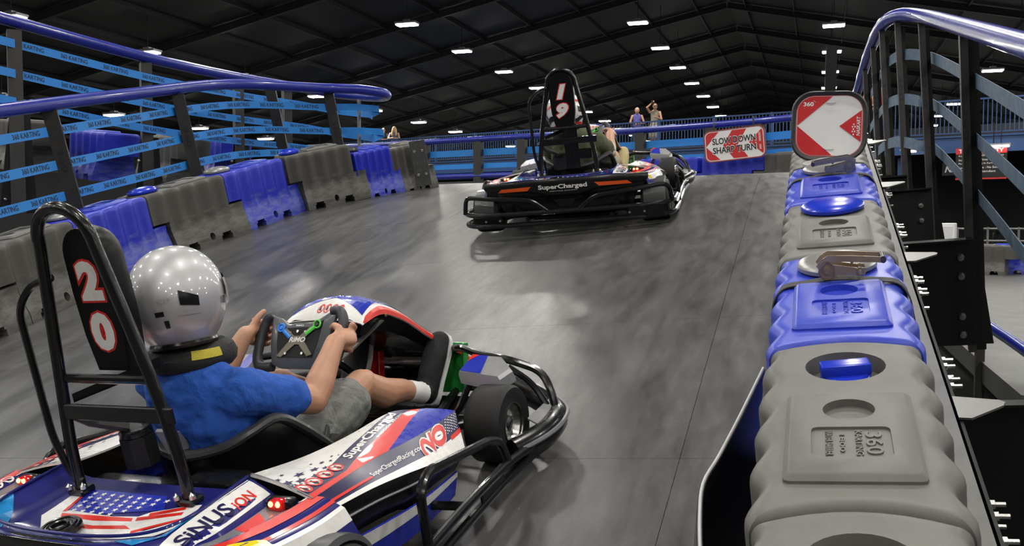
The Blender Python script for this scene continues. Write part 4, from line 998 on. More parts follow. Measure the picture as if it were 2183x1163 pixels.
    put('flag_red', kRed, poly((.12, -.52), (.205, -.475), (.215, -.49), (.13, -.535)), .0018)
    put('flag_red', kRed, poly((.10, -.545), (.22, -.50), (.225, -.515), (.11, -.562)), .0018)
    put('flag_red', kRed, poly((.14, -.606), (.25, -.52), (.27, -.43), (.28, -.43), (.262, -.525), (.15, -.618)), .0018)
    sv, sf = [], []
    for i in range(9):
        for j in range(5):
            x, y = -.15 + i * .034 + j * .004, -.455 - j * .022 - i * .0005
            if x < .14 - j * .03:
                v, f = star2(x, y, .011); o = len(sv); sv += v; sf += [tuple(k + o for k in q) for q in f]
    put('stars', kWhite, (sv, sf), .0024, None, None)
    icv, icf = affine(warn_icons(4, 1), (-.56, -.42), (.0, -.16), (.04, 0)); put('warning_rings', kWhite, (icv, icf), .003)
    MB().lathe([(0, .012), (.03, .012), (.034, .016), (.05, .016), (.055, .010), (.055, 0)], 24).build('filler_cap', kBlack, P, Matrix.Translation((-.06, -.648, .358)))
    b = MB()
    for r in (.022, .042): b.tube([(r * cos(a), r * sin(a), .016) for a in [2 * pi * k / 20 for k in range(20)]], .004, 5, True)
    b.build('cap_grip', kTube, P, Matrix.Translation((-.06, -.648, .358)))
    # black fascia with the maker's lettering
    fs = []
    for (z, y, w, bend) in ((.388, -.738, .578, .072), (.36, -.752, .578, .072), (.30, -.748, .55, .066), (.27, -.735, .53, .062), (.255, -.70, .50, .055), (.17, -.69, .46, .05), (.13, -.64, .40, .03)):
        n = 20; fs.append([(w * (2 * k / n - 1), y + bend * (2 * k / n - 1) ** 2, z - (.018 * (2 * k / n - 1) ** 2 if z > .35 else 0)) for k in range(n + 1)])
    b = MB(); b.loft([r + [(x, y + .02, z) for x, y, z in r[::-1]] for r in fs]); fa = b.build('fascia', kBlack, P, smooth=40)
    def fm(off):
        def fn(x, z):
            yy = -.752 + (.36 - z) * .066 + .072 * (x / .578) ** 2 - .002; return (x, yy - off, z)
        return fn
    def fput(nm, m, shp, off=.002): MB().add(*conform(shp, fm(off), .04, None)).build(nm, m, fa, smooth=0)
    fput('lettering', kWhite, fitbox(T2('SuperCharged', bold=.03), -.17, .17, .312, .352))
    fput('lettering', kWhite, fitbox(T2('INDOOR RACING'), -.09, .10, .303, .308))
    for s in (-1, 1): fput('reflector', kRefl, ([(x * s, z) for x, z in ((.25, .318), (.47, .312), (.44, .336), (.22, .346))], [(0, 1, 2, 3)]), .0025)
    b = MB().loft([[(-.08, -.72, .24), (.08, -.72, .24), (.04, -.705, .19), (-.04, -.705, .19)], [(-.08, -.69, .24), (.08, -.69, .24), (.04, -.68, .19), (-.04, -.68, .19)]]); b.build('exhaust_recess', mBlackMatte, P, smooth=0)
    return P
def wheel(K_, x, y, r, w, front):
    Wl = link('wheel', None, K_, Matrix.Translation((x, y, r)) @ Matrix.Rotation(radians(90 if x > 0 else -90), 4, 'Y'))
    h = w / 2
    MB().lathe([(.068, -h + .004), (r * .78, -h), (r * .93, -h * .97), (r * .99, -h * .80), (r, -h * .6), (r, h * .6), (r * .99, h * .80), (r * .93, h * .97), (r * .78, h), (.070, h - .006), (.064, h * .3), (.064, -h * .3), (.068, -h + .004)], 40).build('tyre', kTire, Wl)
    MB().lathe([(.070, h - .004), (.073, h - .001), (.070, h - .012), (.056, h - .03), (.052, h - .05), (.030, h - .055), (.026, h - .02), (.012, h - .015), (0, h - .015)], 32).build('rim', kRim, Wl)
    b = MB()
    for k in range(4): b.lathe([(.007, 0), (.007, .012), (0, .012)], 6, Matrix.Translation((.040 * cos(k * pi / 2), .040 * sin(k * pi / 2), h - .056)))
    b.build('wheel_nut', mBolt, Wl, smooth=0)
def build_kart(X, num, label, hz=1., dx=0.):
    K_ = thing('racing_kart', label, 'kart', X, None)
    pod(K_, 1, num); pod(K_, -1, num); tail(K_, num)
    for sx in (-1, 1):
        wheel(K_, sx * .605, .535, .133, .135, True); wheel(K_, sx * .60, -.50, .143, .19, False)
    for sx in (-1, 1):
        b = MB(); prf = [(.158, -.075), (.166, -.07), (.168, .0), (.166, .07), (.150, .078), (.146, .07), (.158, .0), (.152, -.07), (.158, -.075)]
        b.lathe(prf, 18, Matrix.Translation((sx * .60, -.50, .143)) @ Matrix.Rotation(radians(90), 4, 'Y'), 0, radians(100), radians(262)); b.build('rear_fender', M('dark_grey_fender', (.055, .055, .057), rough=.35, coat=.2), K_)
    # chassis
    c = link('chassis', None, K_)
    MB().rbox((0, .26, .045), (.62, 1.35, .012), .004, 1).build('floor_tray', kBlack, c)
    b = MB()
    for s in (-1, 1): b.tube(fillet([(s * .30, -.62, .09), (s * .32, -.2, .07), (s * .30, .5, .07), (s * .22, .98, .07)], .1), .016, 8)
    for y in (-.5, -.1, .35, .62, .95): b.tube([(-.32, y, .08), (.32, y, .08)], .014, 8)
    b.tube([(-.58, -.50, .143), (.58, -.50, .143)], .02, 10)
    for s in (-1, 1): b.tube([(s * .28, .50, .10), (s * .54, .535, .133)], .016, 8); b.tube([(0, .62, .11), (s * .5, .58, .13)], .008, 6)
    b.build('frame_tubes', kTube, c)
    e = link('engine_unit', None, K_)
    MB().rbox((0, -.36, .21), (.62, .16, .24), .03, 2).build('engine_cover', kBlack, e)
    MB().rbox((.17, -.31, .30), (.2, .1, .12), .03, 2).build('battery_cover', kBlack, e)
    bx = MB(); oc = [(.05 * cos(pi / 8 + k * pi / 4), .05 * sin(pi / 8 + k * pi / 4)) for k in range(8)]
    bx.loft([[(x, y, z) for x, y in oc] for z in (0, .09)]); bx.build('steel_block', M('dark_cast_steel', (.022, .022, .021), rough=.35, metal=.5, var=.2), e, Matrix.Translation((-.085, -.325, .385)), smooth=0)
    MB().lathe([(0, .018), (.04, .018), (.046, .012), (.046, 0)], 20).build('cap', kBlack, e, Matrix.Translation((-.085, -.325, .477)))
    MB().loft([[(-.04, -.30, .47), (.02, -.27, .46), (.03, -.25, .40), (-.03, -.28, .39)], [(-.04, -.29, .475), (.02, -.26, .465), (.03, -.24, .405), (-.03, -.27, .395)]]).build('gusset', kSilv, e, smooth=0)
    # roll hoop
    h = link('roll_hoop', None, K_)
    arc = [(.098 * cos(a), -.42, 1.045 + .10 * sin(a)) for a in [pi * k / 14 for k in range(15)]]
    path = [(.20, -.455, .36), (.197, -.452, .48), (.165, -.44, .70)] + arc + [(-.165, -.44, .70), (-.197, -.452, .48), (-.20, -.455, .36)]
    path = [(x, y - dx * max(0, (z - .6) / .55), .36 + (z - .36) * hz) for x, y, z in path]
    MB().tube(catmull(path, 3), .0165, 12).build('hoop_tube', kTube, h)
    MB().tube([(-.155, -.44, .692), (.155, -.44, .692)], .013, 10).build('cross_tube', kTube, h)
    MB().rbox((.02, -.455, .60), (.40, .012, .045), .003, 1).build('cross_plate', kTube, h)
    MB().tube(fillet([(-.10, -.44, .975), (-.165, -.45, .965), (-.235, -.46, .90), (-.235, -.47, .52), (-.21, -.465, .42), (-.19, -.455, .39)], .06, 6), .0105, 8).build('side_loop', kTube, h)
    MB().tube([(-.195, -.445, .60), (-.16, -.40, .545), (-.095, -.335, .50)], .016, 8).build('strut', M('worn_tube', (.04, .04, .038), rough=.45), h)
    MB().loft([[(-.15, -.44, .62), (-.15, -.44, .645), (.05, -.30, .70), (.05, -.30, .67)], [(-.15, -.428, .62), (-.15, -.428, .645), (.05, -.288, .70), (.05, -.288, .67)]]).build('brace_plate', kTube, h, smooth=0)
    for s in (-1, 1):
        MB().rbox((s * .20, -.455, .360), (.06, .05, .02), .005, 1).build('foot', kTube, h)
        MB().lathe([(.009, 0), (.009, .01), (.005, .012), (0, .02)], 8, Matrix.Translation((s * .20 + .022, -.465, .370))).lathe([(.009, 0), (.009, .01), (.005, .012), (0, .02)], 8, Matrix.Translation((s * .20 - .022, -.475, .370))).build('bolt', mBolt, h)
    # head pad with the number
    pd = []
    out = [(-.052, .0), (.052, 0)]
    o_ = []
    for k in range(13): a = pi * k / 12; o_.append((.075 * cos(a), .315 + .075 * sin(a)))
    prof = [(.058, .0), (.074, .10), (.078, .22)] + o_ + [(-.078, .22), (-.074, .10), (-.058, .0)]
    b = MB(); n = len(prof); yb = lambda z: -.440 + .0 * z
    b.loft([[(x * .93, yb(z) - .006, .705 + z) for x, z in prof], [(x, yb(z), .705 + z) for x, z in prof], [(x, -.40, .705 + z) for x, z in prof], [(x * .8, -.37, .72 + z * .92) for x, z in prof]])
    pl = b.build('head_pad', M('black_pad', (.0035, .0035, .004), spec=.2, rough=.4, var=.15), K_, Matrix.Translation((0, .035, 0)) if num != '19' else Matrix.Translation((0, 0, .70 * .05)) @ Matrix.Diagonal((1.12, 1, .95, 1)), smooth=40)
    it = .0 if num != '19' else .26
    for i, ch in enumerate(num):
        zc = (.955, .815)[i] if num != '19' else (.955, .818)[i]
        w_ = .040 if ch != '1' else .032
        for m, bd, g, of in ((kRed, .11, .006, .0066), (kWhite, .06, 0, .0078)):
            v, f = fitbox(T2(ch, bold=bd, shear=it), -w_ - g, w_ + g, -.054 - g, .054 + g)
            MB().add([(x + (.0 if num != '19' else -.004 * i), -.440 - of, zc + y) for x, y in v], f).build('numeral', m, pl, smooth=0)
    if num == '19': MB().rbox((.03, -.425, .555), (.10, .02, .32), .006, 1).rbox((.10, -.43, .50), (.14, .02, .07), .006, 1).build('pad_stay', kBlack, K_)
    # seat
    st = link('seat', None, K_)
    R0 = [(.25, .13, .20), (.255, .05, .285), (.252, -.03, .37), (.240, -.11, .438), (.20, -.175, .425), (.13, -.225, .395), (0, -.262, .380)]
    B0 = [(.19, .17, .07), (.20, .08, .07), (.20, .0, .07), (.20, -.08, .07), (.17, -.16, .07), (.10, -.22, .07), (0, -.245, .07)]
    def full(L): return [Vector(p) for p in L] + [Vector((-p[0], p[1], p[2])) for p in L[-2::-1]]
    rim = catmull(full(R0), 4); bas = catmull(full(B0), 4)
    b = MB(); rows = []
    for t in (0, .15, .35, .6, .85, 1): rows.append([r.lerp(q, t) + Vector(((r.x - q.x) * .25 * sin(pi * t), (r.y - q.y) * .2 * sin(pi * t), 0)) for r, q in zip(rim, bas)])
    inn = [[p + Vector((-p.x * .06, .012, .004)) for p in row] for row in rows]
    b.loft(rows + inn[::-1], False, False); b.add([tuple(p) for p in rows[-1]], [tuple(range(len(rows[-1])))]); b.build('shell', kBlack, st, smooth=60)
    MB().tube(rim, .019, 10, sq=(1.25, .85)).build('rim_edge', M('seat_edge', (.045, .045, .047), rough=.3, coat=.3), st)
    MB().rbox((.245, .10, .25), (.05, .07, .05), .012, 2).build('belt_guide', mBlackMatte, st)
    MB().tube([(.25, .07, .27), (.22, .13, .285), (.16, .16, .29)], .02, 6, sq=(.25, 1)).build('belt', mWeb, st)
    # steering
    sw = link('steering_wheel', None, K_, Matrix(((1, 0, 0, .012), (0, .54, -.84, .335), (0, .84, .54, .510), (0, 0, 0, 1))))
    body = [(-.125, .088), (-.085, .076), (-.05, .055), (-.02, .060), (.05, .062), (.085, .078), (.125, .102), (.140, .085), (.118, -.02), (.098, -.085), (.07, -.098), (-.06, -.098), (-.098, -.085), (-.115, -.02)]
    q = [Vector((x, y, 0)) for x, y in body]
    b = MB(); inn = [(x * .9, y * .86) for x, y in body]; b.loft([[(x * .92, y * .92, -.016) for x, y in body], [(x, y, -.008) for x, y in body], [(x, y, .006) for x, y in body], [(x, y, .012) for x, y in inn]]); b.build('wheel_body', M('slate_plastic', (.075, .08, .09), rough=.35, var=.12, coat=.3), sw, smooth=50)
    pn = [(-.088, .058), (-.05, .040), (.055, .044), (.098, .068), (.085, -.01), (.072, -.062), (-.072, -.062), (-.085, -.01)]
    MB().prism(pn, .004, Matrix.Translation((0, 0, .010))).build('face_panel', mBlackMatte, sw, smooth=0)
    gl = fillet([(-.125, .088, 0), (-.152, .075, 0), (-.168, .02, 0), (-.172, -.06, 0), (-.155, -.098, 0), (-.098, -.092, 0)], .03, 6)
    gr = fillet([(.120, .10, 0), (.150, .105, 0), (.172, .07, 0), (.170, -.04, 0), (.152, -.095, 0), (.095, -.092, 0)], .035, 6)
    MB().tube(gl, .0175, 12).build('grip', kGlove, sw); MB().tube(gr, .0175, 12).build('grip', kGlove, sw)
    X2 = [(-.075, -.058), (-.055, -.062), (-.005, -.018), (.012, -.018), (.052, -.058), (.072, -.052), (.028, 0), (.062, .034), (.05, .044), (.012, .012), (-.012, .012), (-.05, .04), (-.062, .03), (-.025, .0)]
    MB().prism(X2, .004, Matrix.Translation((0, 0, .0142))).build('spoke_plate', kSteelD, sw, smooth=0)
    for s, m, px, py in ((-1, M('blue_switch', (.02, .22, .75), rough=.35), -.070, .040), (1, M('green_switch', (.08, .55, .05), rough=.35), .078, .052)):
        z_ = .019
        MB().tube([(px + .013 * cos(a), py + .013 * sin(a), z_) for a in [2 * pi * k / 18 for k in range(18)]], .0035, 6, True).tube([(px - s * .009, py - .009, z_), (px - s * .042, py - .034, z_)], .0048, 6, sq=(1.5, .5)).build('switch_ring', m, sw)
        MB().lathe([(.009, 0), (.009, .006), (.006, .009), (0, .009)], 14, Matrix.Translation((px, py, .014))).build('button', m if s < 0 else kBlack, sw)
    V, Fc = fitbox(T2('RiMO', bold=.04, shear=.25, sx=1.4), -.030, .038, -.010, .008); MB().add([(x, y, .0192) for x, y in V], Fc).build('lettering', kWhite, sw, smooth=0)
    V, Fc = fitbox(T2('RiMO', bold=.04), -.012, .02, .046, .052); MB().add([(x, y, .0146) for x, y in V], Fc).build('lettering', kWhite, sw, smooth=0)
    b = MB()
    for x, y in ((-.04, -.048), (.03, -.048), (.0, .028), (-.03, .022), (.032, .026)): b.lathe([(.005, 0), (.005, .004), (.0, .004)], 10, Matrix.Translation((x, y, .0142)))
    b.build('screw', mBolt, sw)
    MB().tube([(0.01, .34, .50), (0.0, .55, .33), (0, .72, .16)], .014, 8).build('steering_column', kTube, K_)
    MB().rbox((0, .38, .46), (.08, .06, .08), .02, 2).build('hub_block', kBlack, K_)
    MB().loft([[(.05, .46, .385), (.075, .46, .385), (.185, .60, .485), (.16, .60, .485)], [(.05, .455, .391), (.075, .455, .391), (.185, .595, .491), (.16, .595, .491)]]).build('dash_stay', M('grey_stay', (.22, .22, .215), rough=.4, metal=.6), K_, smooth=0)
    # front fairing
    fr = link('front_fairing', None, K_)
    def arch(y, zt, w, ze): return [(w * sin(a), y + .0 * abs(sin(a)), ze + (zt - ze) * (cos(a) if abs(a) < 1.4 else cos(a))) for a in [(-90 + 15 * k) * pi / 180 for k in range(13)]]
    rows = [arch(.485, .530, .172, .510), arch(.515, .555, .176, .513), arch(.59, .577, .178, .512), arch(.66, .562, .178, .485), arch(.76, .50, .182, .42), arch(.87, .40, .198, .318), arch(.96, .30, .25, .225), arch(1.01, .22, .30, .165), arch(1.045, .16, .33, .12)]
    pf = Patch(rows, 4); b = pf.mesh(MB(), 24, .006, -1); sh = b.build('shell', kWhite, fr, smooth=60)
    def fput(nm, m, shp, off=.0014, gx=.04, gy=.04): MB().add(*pf.decal(shp, -1, off, gx, gy)).build(nm, m, sh, smooth=0)
    for s in (0, 1):
        f_ = (lambda q: q) if s else (lambda q: 1 - q)
        fput('blue_side', kBlue, ([(t, f_(q)) for t, q in ((.26, .5), (1, .5), (1, .90), (.75, .85), (.5, .82), (.30, .80), (.13, .84))], [tuple(range(7))]))
        fput('red_side', kRed, ([(t, f_(q)) for t, q in ((.06, .93), (.14, .88), (.30, .86), (.5, .88), (.75, .91), (1, .95), (1, 1), (.06, 1))], [tuple(range(8))]))
        fput('navy_side', kNavy, ([(t, f_(q)) for t, q in ((.36, .70), (.62, .71), (.60, .80), (.34, .78))], [tuple(range(4))]), .002)
    V = affine(T2('SuperChargedRacing.com', bold=.01), (.37, .772), (.24, .0), (0, -.05)); fput('lettering', kWhite, V, .003)
    ic = warn_icons(4, 1); dc = (sum([disc2(k * 2.15, 0, .98, 14)[0] for k in range(4)], []), [tuple(range(k * 14, k * 14 + 14)) for k in range(4)])
    fput('warning_rings', kRed, affine(ic, (.10, .44), (0, .20), (.085, 0)), .002); fput('warning_figures', mInk, affine(figures(4), (.125, .452), (0, .175), (.04, 0)), .0024)
    b = MB(); und = []
    for i, y in enumerate((.487, .56, .66, .76, .88, 1.0)):
        w, ze, dz = ((.170, .510, .045), (.172, .508, .06), (.172, .482, .065), (.176, .416, .06), (.19, .312, .05), (.235, .215, .035))[i]
        und.append([(-w, y, ze), (-w * .8, y + .02, ze - dz), (w * .8, y + .02, ze - dz), (w, y, ze), (w * .7, y, ze + .02), (-w * .7, y, ze + .02)])
    b.loft(und); b.build('under_cowl', kBlack, fr, smooth=30)
    for s in (-1, 1): MB().lathe([(.007, 0), (.007, .004), (0, .006)], 8, Matrix.Translation((s * .1795, .62, .50)) @ Matrix.Rotation(radians(90 * s), 4, 'Y')).build('rivet', M('brass_rivet', (.5, .38, .12), rough=.3, metal=1), fr)
    # pedals
    for s, m, y in ((1, M('green_pedal', (.015, .22, .03), rough=.3, coat=.4), .965), (-1, M('red_pedal', (.42, .012, .015), rough=.25, coat=.5), .885)):
        pdl = link('pedal', None, K_, Matrix.Translation((.215 if s > 0 else -.125, y, .16 if s > 0 else .185)) @ Matrix.Rotation(radians(-16), 4, 'X'))
        ph = .20 if s > 0 else .14; MB().rbox((0, 0, 0), (.135, .014, ph), .006, 2).build('plate', m, pdl)
        for e in (-1, 1): MB().rbox((e * .066, -.015, 0), (.008, .04, ph), .003, 1).build('side_lip', m, pdl)
        MB().rbox((0, .035, -.01), (.03, .07, .1), .006, 1).build('arm', m, pdl)
        MB().tube([(0, .05, 0), (0, .28, -.04)], .007, 6).build('push_rod', mBolt, pdl)
    MB().tube([(-.30, .93, .19), (.10, .95, .19)], .009, 8).build('brake_rod', M('pale_rod', (.6, .55, .55), rough=.3, metal=.6), K_)
    # fender guards over the front wheels
    for s in (-1, 1):
        g = link('wheel_guard', None, K_)
        t = [(.462, .575, .305), (.475, .672, .330), (.585, .690, .316), (.628, .66, .285), (.612, .585, .283)]
        bo = [(.470, .572, .262), (.48, .69, .275), (.595, .71, .262), (.636, .67, .235), (.616, .575, .232)]
        b = MB().loft([[(x * s, y, z) for x, y, z in bo], [(x * s * 1.005, y, z - .012) for x, y, z in t], [((.54 + (x - .54) * .93) * s, .63 + (y - .63) * .93, z) for x, y, z in t]])
        b.build('guard_shell', kSilv, g, smooth=30)
        tt = [((.54 + (x - .54) * .90) * s, .63 + (y - .63) * .90, z + .002) for x, y, z in t]
        MB().add([tt[0], tt[1], lerp3(tt[1], tt[2], .55), lerp3(tt[0], tt[4], .55)], [(0, 1, 2, 3)]).build('blue_print', kBlue, g, smooth=0)
        MB().add([lerp3(tt[0], tt[1], .55), tt[1], lerp3(tt[1], tt[2], .25)], [(0, 1, 2)]).build('red_print', kRed, g, None, smooth=0).location.z = .0012
        MB().tube([(s * .50, .60, .27), (s * .46, .55, .18), (s * .40, .5, .10)], .012, 6).build('bracket', kTube, g)
    # bumpers
    for s in (-1, 1):
        sb = link('side_bumper', None, K_)
        m_ = lambda L: [(x * s, y, z) for x, y, z in L]
        MB().tube(fillet(m_([(.735, -.50, .115), (.735, .05, .115), (.735, .33, .10), (.745, .45, .085), (.77, .60, .072)]), .1), .0145, 10).build('upper_rail', kTube, sb)
        MB().tube(fillet(m_([(.735, -.50, .062), (.735, .05, .062), (.735, .33, .055), (.75, .50, .05), (.77, .60, .05)]), .1), .0145, 10).build('lower_rail', kTube, sb)
        MB().tube(fillet(m_([(.735, -.20, .07), (.725, -.175, .27), (.72, -.11, .298), (.72, .25, .212), (.725, .315, .18), (.735, .33, .09)]), .07, 6), .0145, 10).build('hoop', kTube, sb)
        MB().tube(m_([(.72, .05, .10), (.58, .02, .11), (.30, 0, .09)]), .014, 8).build('stay', kTube, sb); MB().tube(m_([(.72, -.35, .10), (.5, -.35, .11), (.3, -.3, .09)]), .014, 8).build('stay', kTube, sb)
        MB().rbox((s * .735, .20, .088), (.012, .16, .07), .004, 1).build('joint_plate', kTube, sb)
    fb = link('front_bumper', None, K_)
    half = [(.70, .44, .075), (.75, .54, .080), (.765, .64, .085), (.735, .735, .09), (.61, .84, .10), (.42, .96, .10), (.22, 1.04, .10), (0, 1.07, .10)]
    fp = catmull(half + [(-x, y, z) for x, y, z in half[-2::-1]], 5)
    MB().tube(fp, .05, 12, sq=(.8, .95)).build('bumper_band', kBlack, fb)
    MB().tube([Vector((p.x * 1.0, p.y, p.z + .02)) + Vector((p.x, p.y - .55, 0)).normalized() * .043 for p in fp], .008, 6).build('bumper_ridge', kGrey, fb)
    for s in (-1, 1):
        m_ = lambda L: [(x * s, y, z) for x, y, z in L]
        MB().tube(fillet(m_([(.10, 1.02, .19), (.30, .90, .272), (.42, .825, .27), (.56, .765, .277), (.685, .785, .225), (.745, .72, .16), (.76, .68, .07)]), .05, 6), .0145, 10).build('upper_tube', kTube, fb)
        MB().tube(fillet(m_([(.58, .73, .26), (.66, .74, .20), (.73, .70, .12)]), .05, 5), .012, 8).build('inner_tube', kTube, fb)
        MB().loft([m_([(.70, .58, .135), (.755, .56, .12), (.765, .66, .125), (.72, .75, .14)]), m_([(.70, .58, .128), (.755, .56, .113), (.765, .66, .118), (.72, .75, .133)])]).build('corner_plate', kSilv, fb, smooth=0)
    rb = link('rear_bumper', None, K_)
    for z, nm in ((.175, 'main_bar'), (.098, 'lower_bar')):
        MB().tube(fillet([(-.735, -.40, z - .02), (-.735, -.70, z), (-.60, -.80, z), (.60, -.80, z), (.735, -.70, z), (.735, -.40, z - .02)], .12, 6), .0165, 10).build(nm, kTube, rb)
    for s in (-1, 1):
        m_ = lambda L: [(x * s, y, z) for x, y, z in L]
        MB().tube(fillet(m_([(.11, -.80, .18), (.22, -.79, .262), (.48, -.785, .285), (.68, -.74, .30), (.715, -.70, .27), (.73, -.70, .175)]), .05, 6), .0155, 10).build('hoop', kTube, rb)
        if s > 0: MB().rbox((s * .56, -.806, .137), (.24, .012, .09), .004, 1).build('end_plate', kBlack, rb)
        b = MB()
        for dx in (-.05, .05): b.lathe([(.008, 0), (.008, .004), (0, .006)], 8, Matrix.Translation((s * .50 + dx, -.813, .137)) @ Matrix.Rotation(radians(90), 4, 'X'))
        b.build('bolt', mBolt, rb)
        MB().tube(m_([(.45, -.79, .137), (.40, -.6, .12), (.3, -.5, .10)]), .015, 8).build('stay', kTube, rb)
    return K_
X20 = TF(-1.782, 2.307, 0, 6.6)
X19 = TF(-1.765, 6.85, 0, -3.6) @ Matrix.Rotation(.03, 4, 'Y')
K20 = build_kart(X20, '20', 'racing kart number 20 in the foreground, white navy and red bodywork', 1.02, .035)
K19 = build_kart(X19, '19', 'racing kart number 19 ahead on the track, seen from behind', .93)
# ------------------------------------------------------------------ people
skin = M('skin', (.50, .265, .165), rough=.48, var=.10, scale=22, bump=.05, dirt=(.42, .19, .12), dscale=12, damt=.6)
def cap_ring(p0, p1, a0, b0, a1, b1, hint, n=14, cap=4):
    p0, p1 = Vector(p0), Vector(p1); d = (p1 - p0).normalized(); h = Vector(hint); u = (h - d * h.dot(d))
    if u.length < 1e-4: u = d.orthogonal()
    u.normalize(); w = d.cross(u); R_ = []
    for i in range(cap):
        t = (i + .15) / cap * pi / 2; R_.append((p0 - d * cos(t) * (a0 + b0) / 2, sin(t) * a0, sin(t) * b0))
    for t in (0, .33, .67, 1): R_.append((p0.lerp(p1, t), a0 + (a1 - a0) * t, b0 + (b1 - b0) * t))
    for i in range(cap):
        t = pi / 2 - (i + .85) / cap * pi / 2 * 1.0; R_.append((p1 + d * cos(t) * (a1 + b1) / 2, sin(t) * a1, sin(t) * b1))
    return [[c + u * a * cos(2 * pi * k / n) + w * b * sin(2 * pi * k / n) for k in range(n)] for c, a, b in R_]
def limb(mb, pts, hint=(1, 0, 0)):
    """pts: (point, radius) or (point, ra, rb)"""
    for i in range(len(pts) - 1):
        a, b = pts[i], pts[i + 1]; ra = a[1:] if len(a) == 3 else (a[1], a[1]); rb = b[1:] if len(b) == 3 else (b[1], b[1])
        mb.loft(cap_ring(a[0], b[0], ra[0], ra[1], rb[0], rb[1], hint))
    return mb
def organic(mb, name, mat, parent, voxel=.006, smooth=4, disp=0., dscale=.08, X=None):
    me = mb.mesh(name, mat, 0); o = bpy.data.objects.new('tmp', me); COL.objects.link(o)
    r = o.modifiers.new('r', 'REMESH'); r.mode = 'VOXEL'; r.voxel_size = voxel
    s = o.modifiers.new('s', 'SMOOTH'); s.iterations = smooth; s.factor = .5
    if disp:
        tx = bpy.data.textures.new('folds', 'CLOUDS'); tx.noise_scale = dscale; tx.noise_depth = 2
        d = o.modifiers.new('d', 'DISPLACE'); d.texture = tx; d.strength = disp; d.mid_level = .5
        s2 = o.modifiers.new('s2', 'SMOOTH'); s2.iterations = 2
    dg = bpy.context.evaluated_depsgraph_get(); dg.update()
    r = bpy.data.meshes.new_from_object(o.evaluated_get(dg)); bpy.data.objects.remove(o); r.shade_smooth()
    if not r.materials: r.materials.append(mat)
    return link(name, r, parent, X)
def V3(*a): return Vector(a)
def hand(mb, P, g, N, out, fold=False):
    """closed around a bar at P with axis g; N towards the driver, out away from the wheel's middle"""
    P, g, N, out = Vector(P), Vector(g).normalized(), Vector(N).normalized(), Vector(out).normalized()
    sc = 1.14; f = lambda a, b, c: P + g * a * sc + N * b * sc + out * c * sc
    limb(mb, [(f(-.012, .040, .020), .022, .030), (f(.0, .012, .030), .020, .038)], g.cross(out))
    limb(mb, [(f(-.028, .030, .022), .018), (f(-.026, .0, .030), .014)])
    for k, (a, l) in enumerate(((.036, .95), (.013, 1.05), (-.011, 1.0), (-.034, .85))):
        r = .0098 if k < 3 else .0088
        limb(mb, [(f(a, .005, .034), r * 1.15), (f(a, -.028 * l, .022), r), (f(a * .95, -.030 * l, -.008), r * .95), (f(a * .92, -.006, -.027), r * .85)])
    if fold: limb(mb, [(f(-.005, .036, .020), .017), (f(.020, .034, .010), .0135), (f(.030, .026, -.012), .0120), (f(.026, .014, -.030), .0100)])
    else: limb(mb, [(f(-.012, .036, .018), .017), (f(.020, .030, .010), .0135), (f(.042, .026, .002), .0118), (f(.060, .018, -.008), .0100)])
